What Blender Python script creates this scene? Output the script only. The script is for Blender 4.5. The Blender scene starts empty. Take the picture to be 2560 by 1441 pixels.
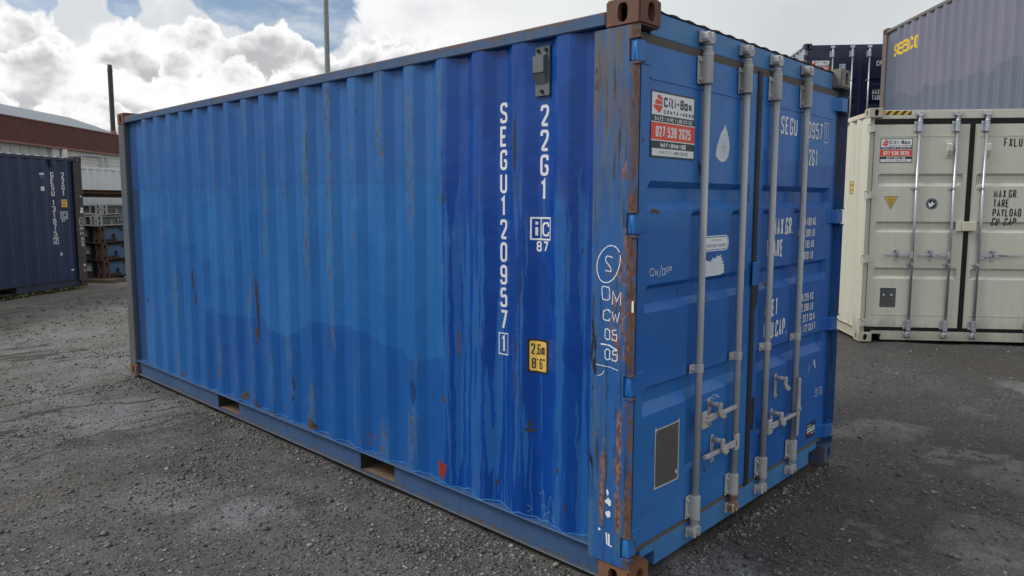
import bpy, bmesh, math, random
import numpy as np
from mathutils import Vector, Matrix
R = math.radians
random.seed(7); rng = np.random.default_rng(7)
S = bpy.context.scene
COL = S.collection

# ------------------------------------------------------------------ camera
cam_d = bpy.data.cameras.new('camera'); cam = bpy.data.objects.new('camera', cam_d); COL.objects.link(cam)
YAW, PITCH, ROLL = 0.81095498, -0.104337219, 0.00227941
fw = Vector((math.cos(PITCH)*math.sin(YAW), math.cos(PITCH)*math.cos(YAW), math.sin(PITCH)))
rt = fw.cross(Vector((0, 0, 1))).normalized(); up = rt.cross(fw)
rt2 = rt*math.cos(ROLL) + up*math.sin(ROLL); up2 = up*math.cos(ROLL) - rt*math.sin(ROLL)
cam.matrix_world = Matrix(((rt2.x, up2.x, -fw.x, -2.57861696), (rt2.y, up2.y, -fw.y, -1.73045598), (rt2.z, up2.z, -fw.z, 1.74454781), (0, 0, 0, 1)))
cam_d.sensor_width = 36; cam_d.sensor_fit = 'HORIZONTAL'; cam_d.lens = 1816.88291*36/2560
cam_d.shift_y = -25.268/2560
cam_d.clip_start = .05; cam_d.clip_end = 2000
S.camera = cam
S.cycles.max_bounces = 5; S.cycles.diffuse_bounces = 3; S.cycles.glossy_bounces = 2; S.cycles.transmission_bounces = 2; S.cycles.caustics_reflective = False; S.cycles.caustics_refractive = False
S.view_settings.view_transform = 'Standard'; S.view_settings.look = 'None'
S.view_settings.exposure = 0.0; S.view_settings.gamma = 1

# ------------------------------------------------------------------ light
SUN_AZ, SUN_EL = R(-50), R(46)          # azimuth from +y towards +x
sun_d = bpy.data.lights.new('sun', 'SUN'); sun = bpy.data.objects.new('sun', sun_d); COL.objects.link(sun)
sun_d.energy = 2.2; sun_d.angle = R(20); sun_d.color = (1, .96, .9)
sdir = Vector((math.cos(SUN_EL)*math.sin(SUN_AZ), math.cos(SUN_EL)*math.cos(SUN_AZ), math.sin(SUN_EL)))
sun.rotation_euler = sdir.to_track_quat('Z', 'Y').to_euler()


class Gr:
    """small helper round a node tree"""
    def __init__(s, nt):
        s.nt = nt; s.nt.nodes.clear()

    def n(s, typ, ins=None, **props):
        nd = s.nt.nodes.new('ShaderNode'+typ)
        for k, v in props.items(): setattr(nd, k, v)
        for k, v in (ins or {}).items():
            sock = nd.inputs[k]
            if isinstance(v, (bpy.types.NodeSocket,)): s.nt.links.new(v, sock)
            else: sock.default_value = v
        return nd

    def math(s, op, a, b=0.0, c=0.0, clamp=False):
        return s.n('Math', {0: a, 1: b, 2: c}, operation=op, use_clamp=clamp).outputs[0]

    def vmath(s, op, a, b=(0, 0, 0)):
        nd = s.n('VectorMath', {0: a, 1: b}, operation=op)
        return nd.outputs['Value'] if op in ('DOT_PRODUCT', 'LENGTH', 'DISTANCE') else nd.outputs[0]

    def noise(s, vec, scale=5, detail=4, rough=.55, dist=0.0):
        return s.n('TexNoise', {'Vector': vec, 'Scale': scale, 'Detail': detail, 'Roughness': rough, 'Distortion': dist}).outputs['Fac']

    def vor(s, vec, scale=5, feature='F1', out='Distance', **kw):
        ins = {'Vector': vec, 'Scale': scale}; ins.update(kw)
        return s.n('TexVoronoi', ins, feature=feature).outputs[out]

    def mapv(s, vec, scale=(1, 1, 1), loc=(0, 0, 0)):
        return s.n('Mapping', {'Vector': vec, 'Scale': scale, 'Location': loc}).outputs[0]

    def step(s, x, lo, hi):
        """smooth 0..1 as x goes from lo to hi"""
        return s.n('MapRange', {'Value': x, 'From Min': lo, 'From Max': hi, 'To Min': 0.0, 'To Max': 1.0}, interpolation_type='SMOOTHSTEP').outputs[0]

    def mix(s, f, a, b, mode='MIX'):
        nd = s.n('Mix', data_type='RGBA', blend_type=mode)
        for k, v in ((0, f), (6, a), (7, b)):
            if isinstance(v, bpy.types.NodeSocket): s.nt.links.new(v, nd.inputs[k])
            else: nd.inputs[k].default_value = v if k == 0 else ((*v, 1) if len(v) == 3 else v)
        return nd.outputs[2]

    def sep(s, v):
        return s.n('SeparateXYZ', {0: v}).outputs

    def link(s, a, b): s.nt.links.new(a, b)


# ------------------------------------------------------------------ world: Nishita sky under broken cumulus, turning to even grey cloud on the right
W = bpy.data.worlds.new('World'); S.world = W; W.use_nodes = True
g = Gr(W.node_tree)
sky = g.n('TexSky', sky_type='NISHITA', sun_disc=False, sun_elevation=SUN_EL, sun_rotation=SUN_AZ)
bg1 = g.n('Background', {'Color': sky.outputs[0], 'Strength': .11})
dirv = g.n('TexCoord').outputs['Generated']


def dens(vec):
    w = g.vmath('SCALE', g.vmath('SUBTRACT', g.n('TexNoise', {'Vector': vec, 'Scale': 11.0, 'Detail': 4.0}).outputs['Color'], (.5, .5, .5)))
    w.node.inputs['Scale'].default_value = .085
    v2 = g.mapv(g.vmath('ADD', vec, w), (1, 1, 1.15))
    n1 = g.noise(v2, 5.0, 3, .5)
    b = g.n('TexVoronoi', {'Vector': v2, 'Scale': 11.0, 'Detail': 3.5, 'Roughness': .50, 'Lacunarity': 2.2}, feature='F1', normalize=True).outputs['Distance']
    return g.math('ADD', g.math('MULTIPLY', n1, .55), g.math('MULTIPLY', b, -1.15))


d0 = dens(dirv)


def blob(u, v, ru, rv, amp):
    """soft elliptical spot in azimuth/elevation (degrees)"""
    az, el = R(u), R(v)
    z = g.sep(dirv)
    A = g.math('ARCTAN2', z[0], z[1]); E = g.math('ARCSINE', z[2])
    da = g.math('DIVIDE', g.math('SUBTRACT', A, az), R(ru)); de = g.math('DIVIDE', g.math('SUBTRACT', E, el), R(rv))
    q = g.math('ADD', g.math('MULTIPLY', da, da), g.math('MULTIPLY', de, de))
    return g.math('MULTIPLY', g.math('EXPONENT', g.math('MULTIPLY', q, -1.0)), amp)


gap = 0.0
for args in SKY_GAPS if 'SKY_GAPS' in globals() else ((29.0, 13.6, 3.0, 1.9, 1.1), (22.5, 15.3, 4.4, 1.5, 1.1), (31.6, 12.3, 1.5, 1.9, .9), (25.0, 13.6, 1.8, 1.3, .7), (13.8, 13.0, 1.6, 1.3, 1.0), (19.0, 13.0, 1.4, 1.2, .9), (11, 15.2, 3, .9, .6), (35, 14.5, 2.5, 1.4, .45), (-40, 30, 14, 9, .7), (70, 48, 20, 9, .6), (190, 35, 25, 10, .6)):
    gap = g.math('ADD', gap, blob(*args))
az = g.math('ARCTAN2', g.sep(dirv)[0], g.sep(dirv)[1])
overc = g.step(az, R(33), R(52))                      # overcast bank on the right of the view
overc = g.math('MULTIPLY', overc, g.math('SUBTRACT', 1.0, g.step(az, R(120), R(150))))
dd = g.math('ADD', d0, g.math('ADD', g.math('MULTIPLY', gap, -.50), g.math('ADD', g.math('MULTIPLY', overc, .45), .37)))
alpha = g.step(dd, -.03, .11)
wisp = g.step(g.noise(g.mapv(dirv, (1, 1, 3)), 9.0, 7, .65), .40, .75)
alpha = g.math('MAXIMUM', alpha, g.math('MULTIPLY', wisp, .6))
soft = g.noise(g.mapv(dirv, (1, 1, 1.6)), 6.5, 5, .55)
lit = g.step(soft, .40, .60)
edge_ = g.math('SUBTRACT', 1.0, g.step(dd, .03, .16))
lit = g.math('MAXIMUM', lit, g.math('MULTIPLY', edge_, .35))
cl = g.mix(lit, (.70, .72, .755), (.96, .965, .975))
# banks of cumulus piled one before the other, each with a bright rim and a grey heart
DA = g.math('MULTIPLY', az, 180/math.pi); DE = g.math('MULTIPLY', g.math('ARCSINE', g.sep(dirv)[2]), 180/math.pi)
pv = g.n('CombineXYZ', {0: DA, 1: DE}).outputs[0]
wq = g.vmath('SCALE', g.vmath('SUBTRACT', g.n('TexNoise', {'Vector': pv, 'Scale': .45, 'Detail': 4.0, 'Roughness': .6}).outputs['Color'], (.5, .5, .5)))
wq.node.inputs['Scale'].default_value = 2.2
pw = g.vmath('ADD', pv, wq)
for base, amp, size, off, gry, soft_ in ((11.6, 6.5, 3.4, 3.0, .52, 1.0), (9.2, 6.0, 2.8, 17.0, .55, 1.0), (6.4, 5.0, 2.6, 41.0, .62, 1.2), (3.6, 4.0, 2.6, 77.0, .72, 1.5)):
    hh = g.n('TexNoise', {'W': g.math('ADD', g.math('MULTIPLY', DA, .16), off), 'Scale': 1.0, 'Detail': 2.0}, noise_dimensions='1D').outputs['Fac']
    hh = g.math('ADD', base, g.math('MULTIPLY', g.math('SUBTRACT', hh, .5), amp))
    pf = g.n('TexVoronoi', {'Vector': g.mapv(pw, (1, 1.1, 1), (off, off*.7, 0)), 'Scale': 1/size, 'Detail': 3.0, 'Roughness': .42, 'Lacunarity': 2.3}, feature='F1', normalize=True).outputs['Distance']
    pf = g.math('SUBTRACT', .34, pf)
    dl_ = g.math('ADD', g.math('SUBTRACT', hh, DE), g.math('MULTIPLY', pf, 7.5))
    al = g.step(dl_, -.15, .35*soft_)
    core = g.step(g.math('ADD', dl_, g.math('MULTIPLY', pf, 3.0)), .2, 2.4)
    core = g.math('MULTIPLY', core, g.step(g.noise(g.mapv(pv, (1, 1.2, 1), (off, 0, 0)), .28, 4, .55), .34, .62))
    rim = g.mix(core, (1.02, 1.02, 1.02), (gry, gry*1.015, gry*1.045))
    cl = g.mix(al, cl, rim); alpha = g.math('MAXIMUM', alpha, al)
big = g.noise(dirv, 3.2, 4, .5)
gc = g.mix(g.step(big, .35, .65), (.56, .60, .62), (.70, .73, .75))
gc = g.mix(g.step(az, R(36), R(78)), (.93, .94, .94), gc)
cl = g.mix(g.math('MULTIPLY', overc, .96), cl, gc)
bg2 = g.n('Background', {'Color': cl, 'Strength': 1.0})
ms = g.n('MixShader', {0: alpha, 1: bg1.outputs[0], 2: bg2.outputs[0]})
g.link(ms.outputs[0], g.n('OutputWorld').inputs[0])


# ------------------------------------------------------------------ materials
def principled(name, col, rough=.5, metal=0.0, spec=.5):
    m = bpy.data.materials.new(name); m.use_nodes = True
    gg = Gr(m.node_tree)
    out = gg.n('OutputMaterial'); p = gg.n('BsdfPrincipled')
    gg.link(p.outputs[0], out.inputs[0])
    p.inputs['Base Color'].default_value = (*col, 1); p.inputs['Roughness'].default_value = rough
    p.inputs['Metallic'].default_value = metal; p.inputs['Specular IOR Level'].default_value = spec
    return m, gg, p


def steel(name, base, alt=None, rough=.45, metal=0.0, streak=.25, blotch=.5, rust=0.0, rustc=(.20, .085, .04), rscale=7.0, scratch=0.0, grime=.0, bump=.12, extra=None, spec=.45, dots=0.0):
    """painted or bare steel with uneven paint, runs, scratches and rust, in the object's own coordinates"""
    m, g, p = principled(name, base, rough, metal, spec)
    co = g.n('TexCoord').outputs['Object']
    alt = alt or tuple(min(1, c*1.35+.01) for c in base)
    big = g.noise(g.mapv(co, (1, 1, .45)), 1.6, 5, .6)
    col = g.mix(g.math('MULTIPLY', g.step(big, .35, .68), blotch), base, alt)
    run = g.noise(g.mapv(co, (14, 14, .7)), 1.0, 4, .6, .3)
    col = g.mix(streak, col, g.mix(1.0, col, g.mix(run, (.45, .45, .45), (1.5, 1.5, 1.5)), 'MULTIPLY'))
    bmp = g.math('MULTIPLY', g.noise(co, 3.0, 3, .5), 1.0)
    rgh = g.math('ADD', rough-.12, g.math('MULTIPLY', g.noise(co, 9, 5, .65), .26))
    if grime:
        gr = g.step(g.noise(g.mapv(co, (9, 9, 1.2), (3, 1, 2)), 1.2, 6, .65), .5, .72)
        col = g.mix(g.math('MULTIPLY', gr, grime), col, (.10, .10, .095))
    if extra: col, rgh = extra(g, co, col, rgh)
    if scratch:
        sc = g.step(g.noise(g.mapv(co, (30, 30, 2.2), (5, 2, 1)), 1.3, 6, .7, .6), .70, .73)
        col = g.mix(g.math('MULTIPLY', sc, scratch), col, (.30, .34, .36))
    if dots:
        dv = g.vor(g.mapv(co, (1, 1, .6)), 9.0); dn = g.noise(co, 2.5, 2)
        dm = g.math('MULTIPLY', g.math('SUBTRACT', 1.0, g.step(dv, .05, .09)), g.step(dn, .5, .6))
        col = g.mix(g.math('MULTIPLY', dm, dots), col, (.045, .03, .022))
    if rust:
        rn = g.noise(g.mapv(co, (1, 1, .55), (7, 3, 1)), rscale, 8, .68, .2)
        th = .80-.42*rust
        halo = g.step(rn, th-.05, th+.02); core = g.step(rn, th, th+.03)
        rc = g.mix(g.noise(co, 40, 5, .7), tuple(c*.45 for c in rustc), tuple(min(1, c*1.6) for c in rustc))
        col = g.mix(g.math('MULTIPLY', halo, .5), col, tuple(c*.8 for c in rustc))
        col = g.mix(core, col, rc)
        rgh = g.math('ADD', rgh, g.math('MULTIPLY', core, .3))
        bmp = g.math('ADD', bmp, g.math('MULTIPLY', core, g.math('MULTIPLY', g.noise(co, 60, 4, .7), .12)))
        if metal:
            g.link(g.math('MULTIPLY', g.math('SUBTRACT', 1.0, core), metal), p.inputs['Metallic'])
    g.link(col, p.inputs['Base Color']); g.link(rgh, p.inputs['Roughness'])
    b = g.n('Bump', {'Height': bmp, 'Strength': bump, 'Distance': .05})
    g.link(b.outputs[0], p.inputs['Normal'])
    return m


def near_side(g, co, col, rgh):
    X, Y, Z = g.sep(co)
    wob = g.noise(g.mapv(co, (1, 3, 1)), 3.0, 4, .6)
    outer = g.math('SUBTRACT', 1.0, g.step(X, .010, .016))
    # faded far end and duller upper band
    col = g.mix(g.math('MULTIPLY', g.step(Y, 4.2, 5.6), .45), col, (.050, .225, .52))
    fe = g.step(Y, 5.66, 5.72)
    col = g.mix(g.math('MULTIPLY', fe, .85), col, (.018, .040, .085))
    up_ = g.step(g.math('ADD', Z, g.math('MULTIPLY', wob, .03)), 1.855, 1.87)
    col = g.mix(g.math('MULTIPLY', up_, .45), col, (.022, .125, .40))
    # repainted lower part with a wavy top edge
    lw = g.noise(g.mapv(co, (0, .55, 0)), 1.3, 2, .4)
    lo = g.math('SUBTRACT', 1.0, g.step(g.math('SUBTRACT', Z, g.math('MULTIPLY', lw, 1.1)), .30, .315))
    lo = g.math('MULTIPLY', lo, g.math('SUBTRACT', 1.0, g.step(Y, 4.1, 4.5)))
    col = g.mix(g.math('MULTIPLY', lo, .55), col, (.006, .082, .36))
    lo2 = g.math('SUBTRACT', 1.0, g.step(g.math('SUBTRACT', Z, g.math('MULTIPLY', g.noise(g.mapv(co, (0, .4, 0), (0, 7, 0)), 1.7, 2, .4), 1.5)), .62, .635))
    lo2 = g.math('MULTIPLY', lo2, g.step(Y, 3.2, 3.6))
    col = g.mix(g.math('MULTIPLY', lo2, .25), col, (.010, .10, .40))
    # fresh deep blue near the doors, with runs of the older paint showing
    fr = g.math('SUBTRACT', 1.0, g.step(g.math('ADD', Y, g.math('MULTIPLY', wob, .05)), 1.262, 1.275))
    dwarp = g.math('MULTIPLY', g.math('SUBTRACT', g.noise(g.mapv(co, (0, 5, 3)), 3.0, 3, .5), .5), .035)
    cw_ = g.n('CombineXYZ', {0: 0.0, 1: g.math('ADD', Y, dwarp), 2: Z}).outputs[0]
    dr = g.noise(g.mapv(cw_, (0, 15, .55), (0, 0, 3)), 1.0, 2.0, .5, .5)
    dr2 = g.noise(g.mapv(cw_, (0, 38, 1.1), (0, 4, 9)), 1.0, 2.0, .5, .4)
    drm = g.math('MAXIMUM', g.step(dr, .545, .555), g.step(dr2, .60, .61))
    drm = g.math('MULTIPLY', drm, g.math('SUBTRACT', 1.0, g.step(g.math('ADD', Z, g.math('MULTIPLY', dr2, .8)), 2.1, 2.3)))
    fc = g.mix(g.noise(g.mapv(co, (3, 3, .6)), 1.2, 3), (.0025, .058, .34), (.004, .082, .40))
    fc = g.mix(g.math('MULTIPLY', g.step(Z, 1.9, 2.3), .5), fc, (.012, .098, .38))
    dk_ = g.step(g.noise(g.mapv(co, (0, 2.2, 1.5), (0, 3, 3)), 1.0, 3, .5), .52, .535)
    fc = g.mix(g.math('MULTIPLY', dk_, .35), fc, (.002, .042, .27))
    fc = g.mix(g.math('MULTIPLY', drm, .80), fc, (.022, .150, .46))
    col = g.mix(fr, col, fc)
    col = g.mix(1.0, col, (.85, .75, .77), 'MULTIPLY')
    # worn outer ridges: scuffed to grey green primer, black scrapes, rust
    sc = g.noise(g.mapv(co, (1, 2.6, .60), (2, 0, 1)), 2.4, 5, .62)
    fine = g.noise(g.mapv(co, (34, 34, 7)), 1.0, 7, .72, 1.0)
    am = g.math('MULTIPLY', g.math('MULTIPLY', g.step(sc, .50, .62), outer), g.math('SUBTRACT', 1.0, g.math('MULTIPLY', fr, .7)))
    pale = g.math('MULTIPLY', am, g.step(fine, .42, .50))
    col = g.mix(g.math('MULTIPLY', pale, .42), col, g.mix(fine, (.03, .09, .16), (.13, .25, .34)))
    col = g.mix(g.math('MULTIPLY', g.math('MULTIPLY', am, g.step(fine, .555, .585)), .8), col, (.030, .042, .052))
    rn = g.noise(g.mapv(co, (30, 36, 9), (4, 1, 2)), 1.0, 7, .74, .9)
    ru = g.math('MULTIPLY', g.math('MULTIPLY', g.step(sc, .50, .60), outer), g.step(rn, .575, .60))
    ru = g.math('MULTIPLY', ru, g.math('SUBTRACT', 1.0, g.math('MULTIPLY', fr, .8)))
    rcol = g.mix(g.step(g.noise(co, 60, 4), .35, .65), (.045, .024, .018), (.20, .11, .08))
    col = g.mix(ru, col, rcol)
    # scrape marks where stacked goods have rubbed at one height, and hairline runs of dirt
    zb_ = g.math('MULTIPLY', g.step(Z, 1.74, 1.78), g.math('SUBTRACT', 1.0, g.step(Z, 1.86, 1.89)))
    sm = g.noise(g.mapv(co, (1, 1, .8), (3, 0, 5)), 34.0, 3, .6, 1.5)
    sm = g.math('SUBTRACT', 1.0, g.step(g.math('ABSOLUTE', g.math('SUBTRACT', sm, .5)), .012, .035))
    col = g.mix(g.math('MULTIPLY', g.math('MULTIPLY', sm, zb_), g.math('MULTIPLY', outer, .65)), col, (.03, .04, .05))
    hl = g.noise(g.mapv(co, (60, 60, .9), (2, 7, 1)), 1.0, 4, .6)
    col = g.mix(g.math('MULTIPLY', g.step(hl, .70, .74), .55), col, (.02, .05, .11))
    hw = g.noise(g.mapv(co, (70, 70, 1.1), (5, 1, 1)), 1.0, 4, .6)
    col = g.mix(g.math('MULTIPLY', g.step(hw, .70, .75), .4), col, (.12, .26, .45))
    # rust blooms over the bottom rail
    rb = g.noise(g.mapv(co, (5, 7, 9), (1, 6, 2)), 1.0, 6, .65)
    rbm = g.math('MULTIPLY', g.step(rb, .60, .63), g.math('SUBTRACT', 1.0, g.step(Z, .19, .33)))
    rbm = g.math('MULTIPLY', rbm, g.math('SUBTRACT', 1.0, fr))
    col = g.mix(rbm, col, g.mix(g.noise(co, 70, 4), (.03, .018, .012), (.24, .10, .04)))
    # black pits and chips
    pit = g.math('MULTIPLY', g.math('SUBTRACT', 1.0, g.step(g.vor(g.mapv(co, (1, 1, .7)), 7.0), .045, .065)), g.step(g.noise(co, 2.3, 2), .52, .6))
    col = g.mix(g.math('MULTIPLY', pit, .85), col, (.02, .022, .028))
    rgh = g.math('ADD', g.math('MULTIPLY', fr, -.06), g.math('ADD', rgh, g.math('MULTIPLY', pale, .15)))
    return col, rgh


def near_post(g, co, col, rgh):
    X, Y, Z = g.sep(co)
    a = g.noise(g.mapv(co, (1, 1, .13)), 22.0, 7, .68, .3); b = g.noise(g.mapv(co, (1, 1, .07), (3, 5, 1)), 40.0, 6, .65, .3)
    c = g.noise(g.mapv(co, (1, 1, .3), (8, 1, 1)), 7.0, 6, .65, .4)
    col = g.mix(g.math('MULTIPLY', g.step(a, .48, .60), .6), col, (.060, .125, .19))
    col = g.mix(g.math('MULTIPLY', g.step(c, .50, .58), .65), col, (.010, .088, .32))
    topz = g.step(g.math('ADD', Z, g.math('MULTIPLY', c, .8)), 1.95, 2.75)
    col = g.mix(g.math('MULTIPLY', g.math('MULTIPLY', topz, g.step(b, .36, .56)), .9), col, g.mix(a, (.075, .055, .032), (.15, .125, .075)))
    col = g.mix(g.math('MULTIPLY', g.step(b, .56, .62), .85), col, (.018, .030, .048))
    edge = g.math('MULTIPLY', g.math('SUBTRACT', 1.0, g.step(Y, .022, .055)), g.math('SUBTRACT', 1.0, g.math('MULTIPLY', g.step(X, 1.0, 1.1), .75)))
    col = g.mix(g.math('MULTIPLY', edge, g.math('MULTIPLY', g.step(a, .38, .56), .85)), col, (.085, .058, .040))
    # long scrapes down to bare brown steel low on the post
    def band(y0, hw, z0, z1):
        q = g.math('SUBTRACT', 1.0, g.step(g.math('ABSOLUTE', g.math('SUBTRACT', Y, y0)), hw*.2, hw))
        return g.math('MULTIPLY', q, g.math('MULTIPLY', g.step(Z, z0, z0+.12), g.math('SUBTRACT', 1.0, g.step(Z, z1-.16, z1))))
    w = 0.0
    for t in ((.070, .026, .20, .92), (.160, .024, .20, .72), (.062, .020, 1.78, 2.02), (.05, .04, .95, 1.75), (.10, .07, 1.0, 1.6)):
        w = g.math('MAXIMUM', w, g.math('MULTIPLY', band(*t), 1.0 if t[3] < .95 else (.9 if t[0] == .062 else .58)))
    w = g.math('MULTIPLY', w, g.math('LESS_THAN', X, 1.0))
    rn = g.noise(g.mapv(co, (1, 1, .30), (1, 9, 4)), 38.0, 8, .74, .5)
    rm = g.step(g.math('ADD', rn, g.math('ADD', g.math('MULTIPLY', w, .20), g.math('MULTIPLY', edge, .15))), .63, .65)
    rc = g.mix(g.step(g.noise(g.mapv(co, (1, 1, .5)), 60, 5, .7), .35, .65), (.070, .030, .020), (.29, .14, .10))
    rc = g.mix(g.math('MULTIPLY', edge, .7), rc, (.075, .040, .024))
    halo = g.step(g.math('ADD', rn, g.math('MULTIPLY', w, .20)), .60, .67)
    col = g.mix(g.math('MULTIPLY', halo, .5), col, (.055, .045, .040))
    col = g.mix(rm, col, rc)
    # black gouges beside the side panel
    bk = g.math('MULTIPLY', g.step(Y, .185, .205), g.step(g.noise(g.mapv(co, (1, 1, .3), (2, 2, 2)), 12.0, 6, .65), .56, .59))
    col = g.mix(bk, col, (.012, .013, .015))
    return col, g.math('ADD', rgh, g.math('MULTIPLY', rm, .25))


def near_door(g, co, col, rgh):
    X, Y, Z = g.sep(co)
    # a paler top and left edge, a deeper repainted middle and right leaf
    wob = g.noise(g.mapv(co, (2, 1, 2)), 2.0, 3, .5)
    zt = g.step(g.math('ADD', Z, g.math('MULTIPLY', wob, .04)), 1.995, 2.01)
    rightm = g.step(X, 1.22, 1.24)
    col = g.mix(g.math('MULTIPLY', g.math('MULTIPLY', g.math('SUBTRACT', 1.0, zt), rightm), .55), col, (.006, .092, .40))
    midz = g.math('MULTIPLY', g.step(Z, .85, 1.0), g.math('SUBTRACT', 1.0, g.step(Z, 1.60, 1.72)))
    col = g.mix(g.math('MULTIPLY', g.math('MULTIPLY', midz, g.math('SUBTRACT', 1.0, rightm)), .5), col, (.007, .11, .42))
    lowl = g.math('MULTIPLY', g.math('SUBTRACT', 1.0, g.step(Z, .30, .75)), g.math('SUBTRACT', 1.0, g.step(X, .5, .72)))
    col = g.mix(g.math('MULTIPLY', lowl, .35), col, (.065, .25, .55))
    col = g.mix(1.0, col, (.88, .78, .84), 'MULTIPLY')
    sm = g.step(g.noise(g.mapv(co, (3, 3, 5), (4, 4, 0)), 1.3, 6, .7, .8), .60, .68)
    col = g.mix(g.math('MULTIPLY', sm, .35), col, (.035, .055, .075))
    jit_ = g.vmath('SCALE', g.n('TexNoise', {'Vector': co, 'Scale': 30.0, 'Detail': 3.0}).outputs['Color']); jit_.node.inputs['Scale'].default_value = .05
    vs_ = g.noise(g.mapv(co, (26, 1, 1.6), (2, 2, 2)), 1.0, 6, .7, .5)
    col = g.mix(g.math('MULTIPLY', g.step(vs_, .62, .68), .4), col, (.10, .20, .30))
    ch = g.math('MULTIPLY', g.math('SUBTRACT', 1.0, g.step(g.vor(g.mapv(g.vmath('ADD', co, jit_), (1, 1, .6)), 7.5), .06, .085)), g.step(g.noise(co, 2.1, 3), .46, .53))
    chc = g.mix(g.noise(co, 50, 3), (.018, .018, .02), (.10, .065, .045))
    return g.mix(g.math('MULTIPLY', ch, .9), col, chc), rgh


def gray_side(g, co, col, rgh):
    X, Y, Z = g.sep(co)
    lw = g.noise(g.mapv(co, (0, 1, 0)), .9, 3, .5)
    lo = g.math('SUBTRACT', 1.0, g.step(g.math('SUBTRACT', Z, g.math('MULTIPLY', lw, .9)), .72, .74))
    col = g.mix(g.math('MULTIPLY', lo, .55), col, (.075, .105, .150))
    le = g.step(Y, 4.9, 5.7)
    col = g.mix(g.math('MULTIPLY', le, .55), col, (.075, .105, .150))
    return col, rgh


def near_rail(g, co, col, rgh):
    X, Y, Z = g.sep(co)
    n_ = g.noise(g.mapv(co, (1, 6, 6)), 2.0, 6, .7)
    mud = g.step(g.math('SUBTRACT', g.math('MULTIPLY', n_, .085), Z), .003, .016)
    col = g.mix(g.math('MULTIPLY', mud, .8), col, g.mix(g.noise(co, 30, 4), (.04, .037, .032), (.13, .12, .10)))
    d2 = g.math('MULTIPLY', g.step(g.noise(g.mapv(co, (1, 30, 1.5)), 1.0, 4, .6), .58, .63), .5)
    col = g.mix(d2, col, (.02, .05, .13))
    # chipped, rusting top edge
    te = g.noise(g.mapv(co, (1, 5, 14), (3, 1, 1)), 2.2, 7, .7)
    tm = g.step(g.math('ADD', te, g.math('MULTIPLY', g.step(Z, 2.515, 2.550), .17)), .60, .64)
    tm = g.math('MULTIPLY', tm, g.step(Z, 2.4, 2.45))
    col = g.mix(g.math('MULTIPLY', tm, .9), col, g.mix(g.noise(co, 60, 4), (.05, .032, .024), (.17, .095, .065)))
    return col, rgh


M = {}
BLUE, BLUE2 = (.013, .150, .46), (.032, .205, .53)
M['near_side'] = steel('faded blue side paint', BLUE, BLUE2, rough=.33, streak=.3, blotch=.6, extra=near_side, bump=.22, spec=.32)
M['near_frame'] = steel('weathered blue frame paint', (.050, .115, .27), (.085, .15, .27), rough=.5, streak=.35, rust=.42, rscale=5.5, scratch=.3, grime=.45)
M['near_rail'] = steel('dull blue rail paint', (.034, .082, .185), (.046, .10, .205), rough=.5, streak=.35, rust=.30, rscale=5.5, grime=.45, rustc=(.13, .075, .05), extra=near_rail)
M['far_post'] = steel('dull rusting end post', (.050, .088, .14), (.085, .085, .085), rough=.65, blotch=1, streak=.4, rust=.4, rustc=(.15, .08, .05), rscale=5, grime=.4)
M['near_header'] = steel('chalky blue header paint', (.045, .18, .42), (.085, .23, .44), spec=.35, rough=.45, streak=.3, rust=.12, grime=.2, dots=.7)
M['near_post'] = steel('scraped blue post paint', (.014, .090, .29), (.026, .12, .31), rough=.5, streak=.35, extra=near_post, bump=.2)
M['near_door'] = steel('blue door paint', (.020, .180, .52), (.042, .225, .56), spec=.32, rough=.34, streak=.22, blotch=.55, extra=near_door, bump=.16)
M['rust_iron'] = steel('brown rusted casting', (.125, .056, .038), (.20, .095, .065), rough=.75, blotch=1, streak=.4, rust=.45, rustc=(.26, .125, .08), rscale=16, grime=.7, bump=.5)
M['rust_orange'] = steel('orange rusted casting', (.19, .085, .042), (.10, .058, .038), rough=.75, streak=.4, rust=.5, rustc=(.28, .11, .045), rscale=12, grime=.5, bump=.5)
M['worn_casting'] = steel('worn grey brown casting', (.20, .19, .15), (.10, .15, .20), rough=.6, streak=.3, blotch=1, rust=.5, rustc=(.14, .075, .045), rscale=8, bump=.3)
M['blue_casting'] = steel('blue casting worn to rust', (.035, .085, .17), (.15, .10, .065), rough=.6, streak=.3, blotch=1, rust=.55, rustc=(.14, .07, .04), rscale=8, bump=.3)
M['rust_floor'] = steel('rusty pocket plate', (.16, .11, .075), (.24, .16, .10), rough=.8, rust=.3, bump=.3)
M['bar'] = steel('grey painted locking bar', (.36, .385, .405), (.46, .48, .49), rough=.42, metal=0, streak=.4, blotch=.9, rust=.27, rscale=8, rustc=(.14, .10, .075), grime=.6, dots=.7)
M['fitting'] = steel('grey pitted door fittings', (.34, .355, .365), (.42, .425, .42), rough=.48, streak=.4, blotch=.9, rust=.33, rustc=(.15, .105, .075), rscale=15, grime=.6, bump=.4)
M['rustfit'] = steel('rusted cream door fitting', (.38, .31, .21), (.25, .14, .08), rough=.7, blotch=1, rust=.6, rscale=18, bump=.4)
M['rubber'] = steel('black door rubber', (.012, .012, .015), (.02, .02, .022), rough=.6, grime=.25)
M['blackseal'] = principled('clean black seal', (.004, .004, .005), .5, 0, .3)[0]
M['greyrubber'] = steel('dusty grey brown door seal', (.085, .078, .072), (.12, .105, .095), rough=.75, grime=.4, streak=.4)
M['black'] = principled('dark hollow', (.006, .006, .006), .9)[0]
M['under'] = steel('dirty underside', (.03, .026, .022), rough=.85)
def worn_white(g, co, col, rgh):
    n_ = g.noise(g.mapv(co, (1, 1, .7)), 34.0, 6, .7)
    return g.mix(g.math('MULTIPLY', g.step(n_, .62, .66), .7), col, (.16, .26, .42)), rgh


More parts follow.
